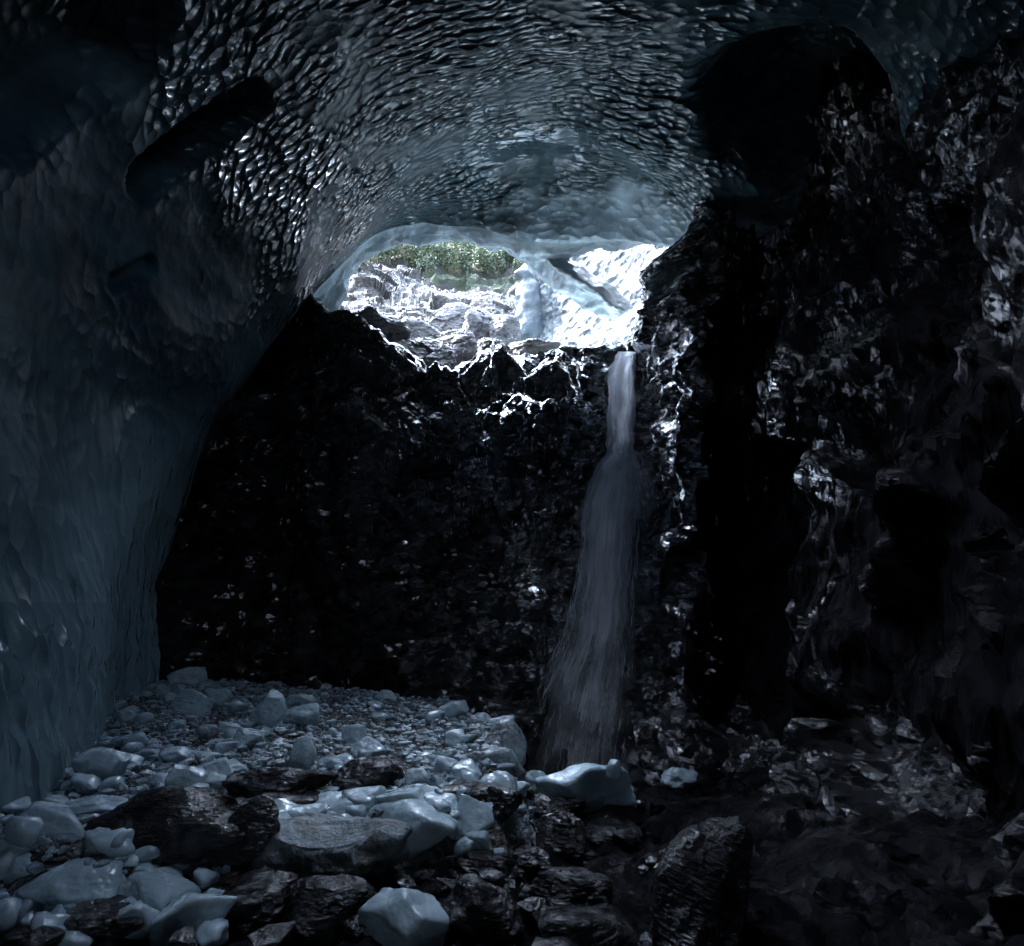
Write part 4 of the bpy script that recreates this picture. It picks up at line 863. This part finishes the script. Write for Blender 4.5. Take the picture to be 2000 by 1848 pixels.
# smooth depth profile down the fall
fd = np.array([min(face(a, max(v, 712)), face((a + b) / 2, max(v, 712)), face(b, max(v, 712))) for v, a, b in fa])
fd = np.convolve(np.pad(fd, 8, mode='edge'), np.ones(17) / 17, 'valid')
def water_mat(name, dens, seed, thin=1.0):
    m = M(name); uv = m.n('ShaderNodeUVMap', uv_map='flow').outputs[0]
    sx = m.n('ShaderNodeSeparateXYZ', {0: uv}); s_, t_ = sx.outputs[0], sx.outputs[1]
    wob = m.n('ShaderNodeVectorMath', {0: uv, 1: m.n('ShaderNodeVectorMath', {0: m.n('ShaderNodeTexNoise', {'Vector': uv, 'Scale': 9, 'Detail': 3}).outputs['Color'], 'Scale': .03}, operation='SCALE').outputs[0]}, operation='ADD').outputs[0]
    n1 = m.noise(m.map((16, 1.6, 1), (0, 0, .0), src=wob), 1.0, 6, .65)
    n2 = m.noise(m.map((46, 5, 1), src=wob), 1.0 + seed * .1, 4, .6)
    n3 = m.noise(m.map((5, 9, 1), src=wob), 1.0 + seed * .2, 5, .6)
    st = m.math('ADD', m.math('MULTIPLY', n1, .6), m.math('MULTIPLY', n2, .4))
    e = m.math('MULTIPLY', m.math('MULTIPLY', s_, 4), m.math('SUBTRACT', 1, s_))          # 0 at edges
    e = m.math('POWER', m.math('MAXIMUM', e, 0), .6)
    prof = m.ramp(t_, [(0, (1,) * 3), (.12, (1,) * 3), (.30, (1,) * 3), (.46, (.80,) * 3), (.62, (.56,) * 3), (.80, (.38,) * 3), (1, (.24,) * 3)])
    thr = m.math('SUBTRACT', .62, m.math('MULTIPLY', m.math('MULTIPLY', prof, e), .58 * dens))
    a = m.math('MULTIPLY', m.math('SUBTRACT', m.math('ADD', m.math('MULTIPLY', st, .56), m.math('MULTIPLY', n3, .44)), thr), 2.9)
    a = m.math('MULTIPLY', m.math('MINIMUM', m.math('MAXIMUM', a, 0), 1), .88 * thin)
    a = m.math('MULTIPLY', a, m.math('MINIMUM', m.math('MULTIPLY', e, 2.6), 1))
    up = m.n('ShaderNodeVectorMath', {0: m.g.outputs['Normal'], 1: (0, -.2, 1.1)}, operation='ADD').outputs[0]
    up = m.n('ShaderNodeVectorMath', {0: up}, operation='NORMALIZE').outputs[0]
    dif = m.n('ShaderNodeBsdfDiffuse', {'Color': (.94, .96, 1.0, 1), 'Normal': up}).outputs[0]
    dn = m.n('ShaderNodeVectorMath', {0: m.g.outputs['Normal'], 1: (0, 0, -1.1)}, operation='ADD').outputs[0]
    dn = m.n('ShaderNodeVectorMath', {0: dn}, operation='NORMALIZE').outputs[0]
    trn = m.n('ShaderNodeBsdfTranslucent', {'Color': (.94, .96, 1.0, 1), 'Normal': dn}).outputs[0]
    ad = m.n('ShaderNodeMixShader', {0: .6, 1: dif, 2: trn}).outputs[0]
    tr = m.n('ShaderNodeBsdfTransparent').outputs[0]
    mx = m.n('ShaderNodeMixShader', {0: a, 1: tr, 2: ad}).outputs[0]
    m.t.links.new(mx, m.out.inputs[0]); return m.m
WM = [water_mat('falling_water', 1.0, 1), water_mat('falling_water_spray', .8, 3, .8)]
wf = empty('waterfall', W(1130, 1530, 13.3), 'thin white waterfall fanning out down the black cliff below the ice mouth', 'waterfall')
base_inv = Matrix.Translation(-Vector(wf.location))
def sheet(name, off, shrink, mat, seed, rows=None, dd=None, parent=wf, ncol=26):
    A = fa if rows is None else rows; q_ = np.arange(len(A)); wob = pn(np.stack([q_ * .13, q_ * 0 + seed * 5.3, q_ * 0], 1), seed) * 4; wob2 = pn(np.stack([q_ * .17, q_ * 0 + seed * 3.1, q_ * 0 + 4], 1), seed) * 4; D_ = fd if dd is None else dd; V, UV = [], []
    for i, (v, a, b) in enumerate(A):
        for j in range(ncol):
            s = j / (ncol - 1); u = a + (b - a) * ((s - .5) * shrink + .5) + wob[i] * (1 - s) * 2 + wob2[i] * s * 1.6
            V.append(W(u, v, D_[i] - off - .25 * math.sin(math.pi * s))); UV.append((s, i / (len(A) - 1)))
    V = np.array(V); V[:, 1] += fbm(V * np.array([.9, 1, .5]), 3, seed) * .2
    V -= np.array(wf.location)
    me = mesh_np(name, V, grid_faces(len(A), ncol), mat); add_uv(me, UV)
    o = link(name, me, parent); return o
sheet('veil', .25, 1.25, WM[0], 1); sheet('veil', .5, 1.05, WM[1], 2); sheet('veil', .75, .85, WM[0], 3)
sheet('veil', .95, .8, WM[0], 6, fa[:62], fd[:62])
SIDE = cr(np.array([(880, 1225, 1262), (920, 1232, 1285), (980, 1236, 1290), (1040, 1238, 1270), (1120, 1236, 1272), (1250, 1230, 1275)], float), 10)
sd = np.array([face((a + b) / 2, v) for v, a, b in SIDE]); sd = np.convolve(np.pad(sd, 8, mode='edge'), np.ones(17) / 17, 'valid')
sheet('side_veil', .55, 1.0, water_mat('side_spray', .55, 5, .5), 4, SIDE, sd)
# separate strands
r3 = np.random.RandomState(8); VV, FF = [], []; k0 = 0
def flow(s, t):
    i = t * (len(fa) - 1); a = int(i); b = min(a + 1, len(fa) - 1); f_ = i - a
    r = fa[a] * (1 - f_) + fa[b] * f_; dd = fd[a] * (1 - f_) + fd[b] * f_
    return r[1] + (r[2] - r[1]) * s, r[0], dd
for i in range(600):
    s = r3.uniform(.02, .98) if r3.uniform() < .7 else r3.uniform(0, .12)
    t0 = r3.uniform(.02, .97); ln = r3.uniform(.01, .06); t1 = min(1, t0 + ln); off = r3.uniform(.2, .9); wd = r3.uniform(.002, .007)
    m_ = 12; s1 = s + r3.uniform(-.03, .03)
    for q in range(m_):
        t = t0 + (t1 - t0) * q / (m_ - 1); u, v, dd = flow(s + (s1 - s) * q / (m_ - 1), t)
        p = W(u + 1.5 * math.sin(q * 1.3 + i), v, dd - off) - np.array(wf.location); ww = wd * math.sin(math.pi * (q + .3) / m_)
        VV += [p + (-ww, 0, 0), p + (0, -ww, 0), p + (ww, 0, 0), p + (0, ww, 0)]
    for q in range(m_ - 1):
        for e in range(4):
            FF.append([k0 + q * 4 + e, k0 + q * 4 + (e + 1) % 4, k0 + (q + 1) * 4 + (e + 1) % 4, k0 + (q + 1) * 4 + e])
    k0 += m_ * 4
ms = M('water_strand'); ms.set(Base_Color=(.7, .75, .82), Roughness=.2, Alpha=.5)
link('strands', mesh_np('strands', np.array(VV), np.array(FF), ms.m), wf, kind='stuff')
# drips falling from the ice in front of the left cliff
VV, FF = [], []
for i in range(700):
    u = r3.uniform(560, 1120); v = r3.uniform(600, 1050); p = W(u, v, r3.uniform(14, 19)); l = r3.uniform(.05, .22); ww = .0035
    b = len(VV); VV += [p, p + (ww, 0, -l * .5), p + (0, ww, -l * .5), p + (-ww, 0, -l * .5), p + (0, -ww, -l * .5), p + (0, 0, -l)]
    for e in range(4): FF += [[b, b + 1 + e, b + 1 + (e + 1) % 4], [b + 5, b + 1 + (e + 1) % 4, b + 1 + e]]
link('dripping_water', mesh_np('drips', np.array(VV), np.array(FF), ms.m), kind='stuff')
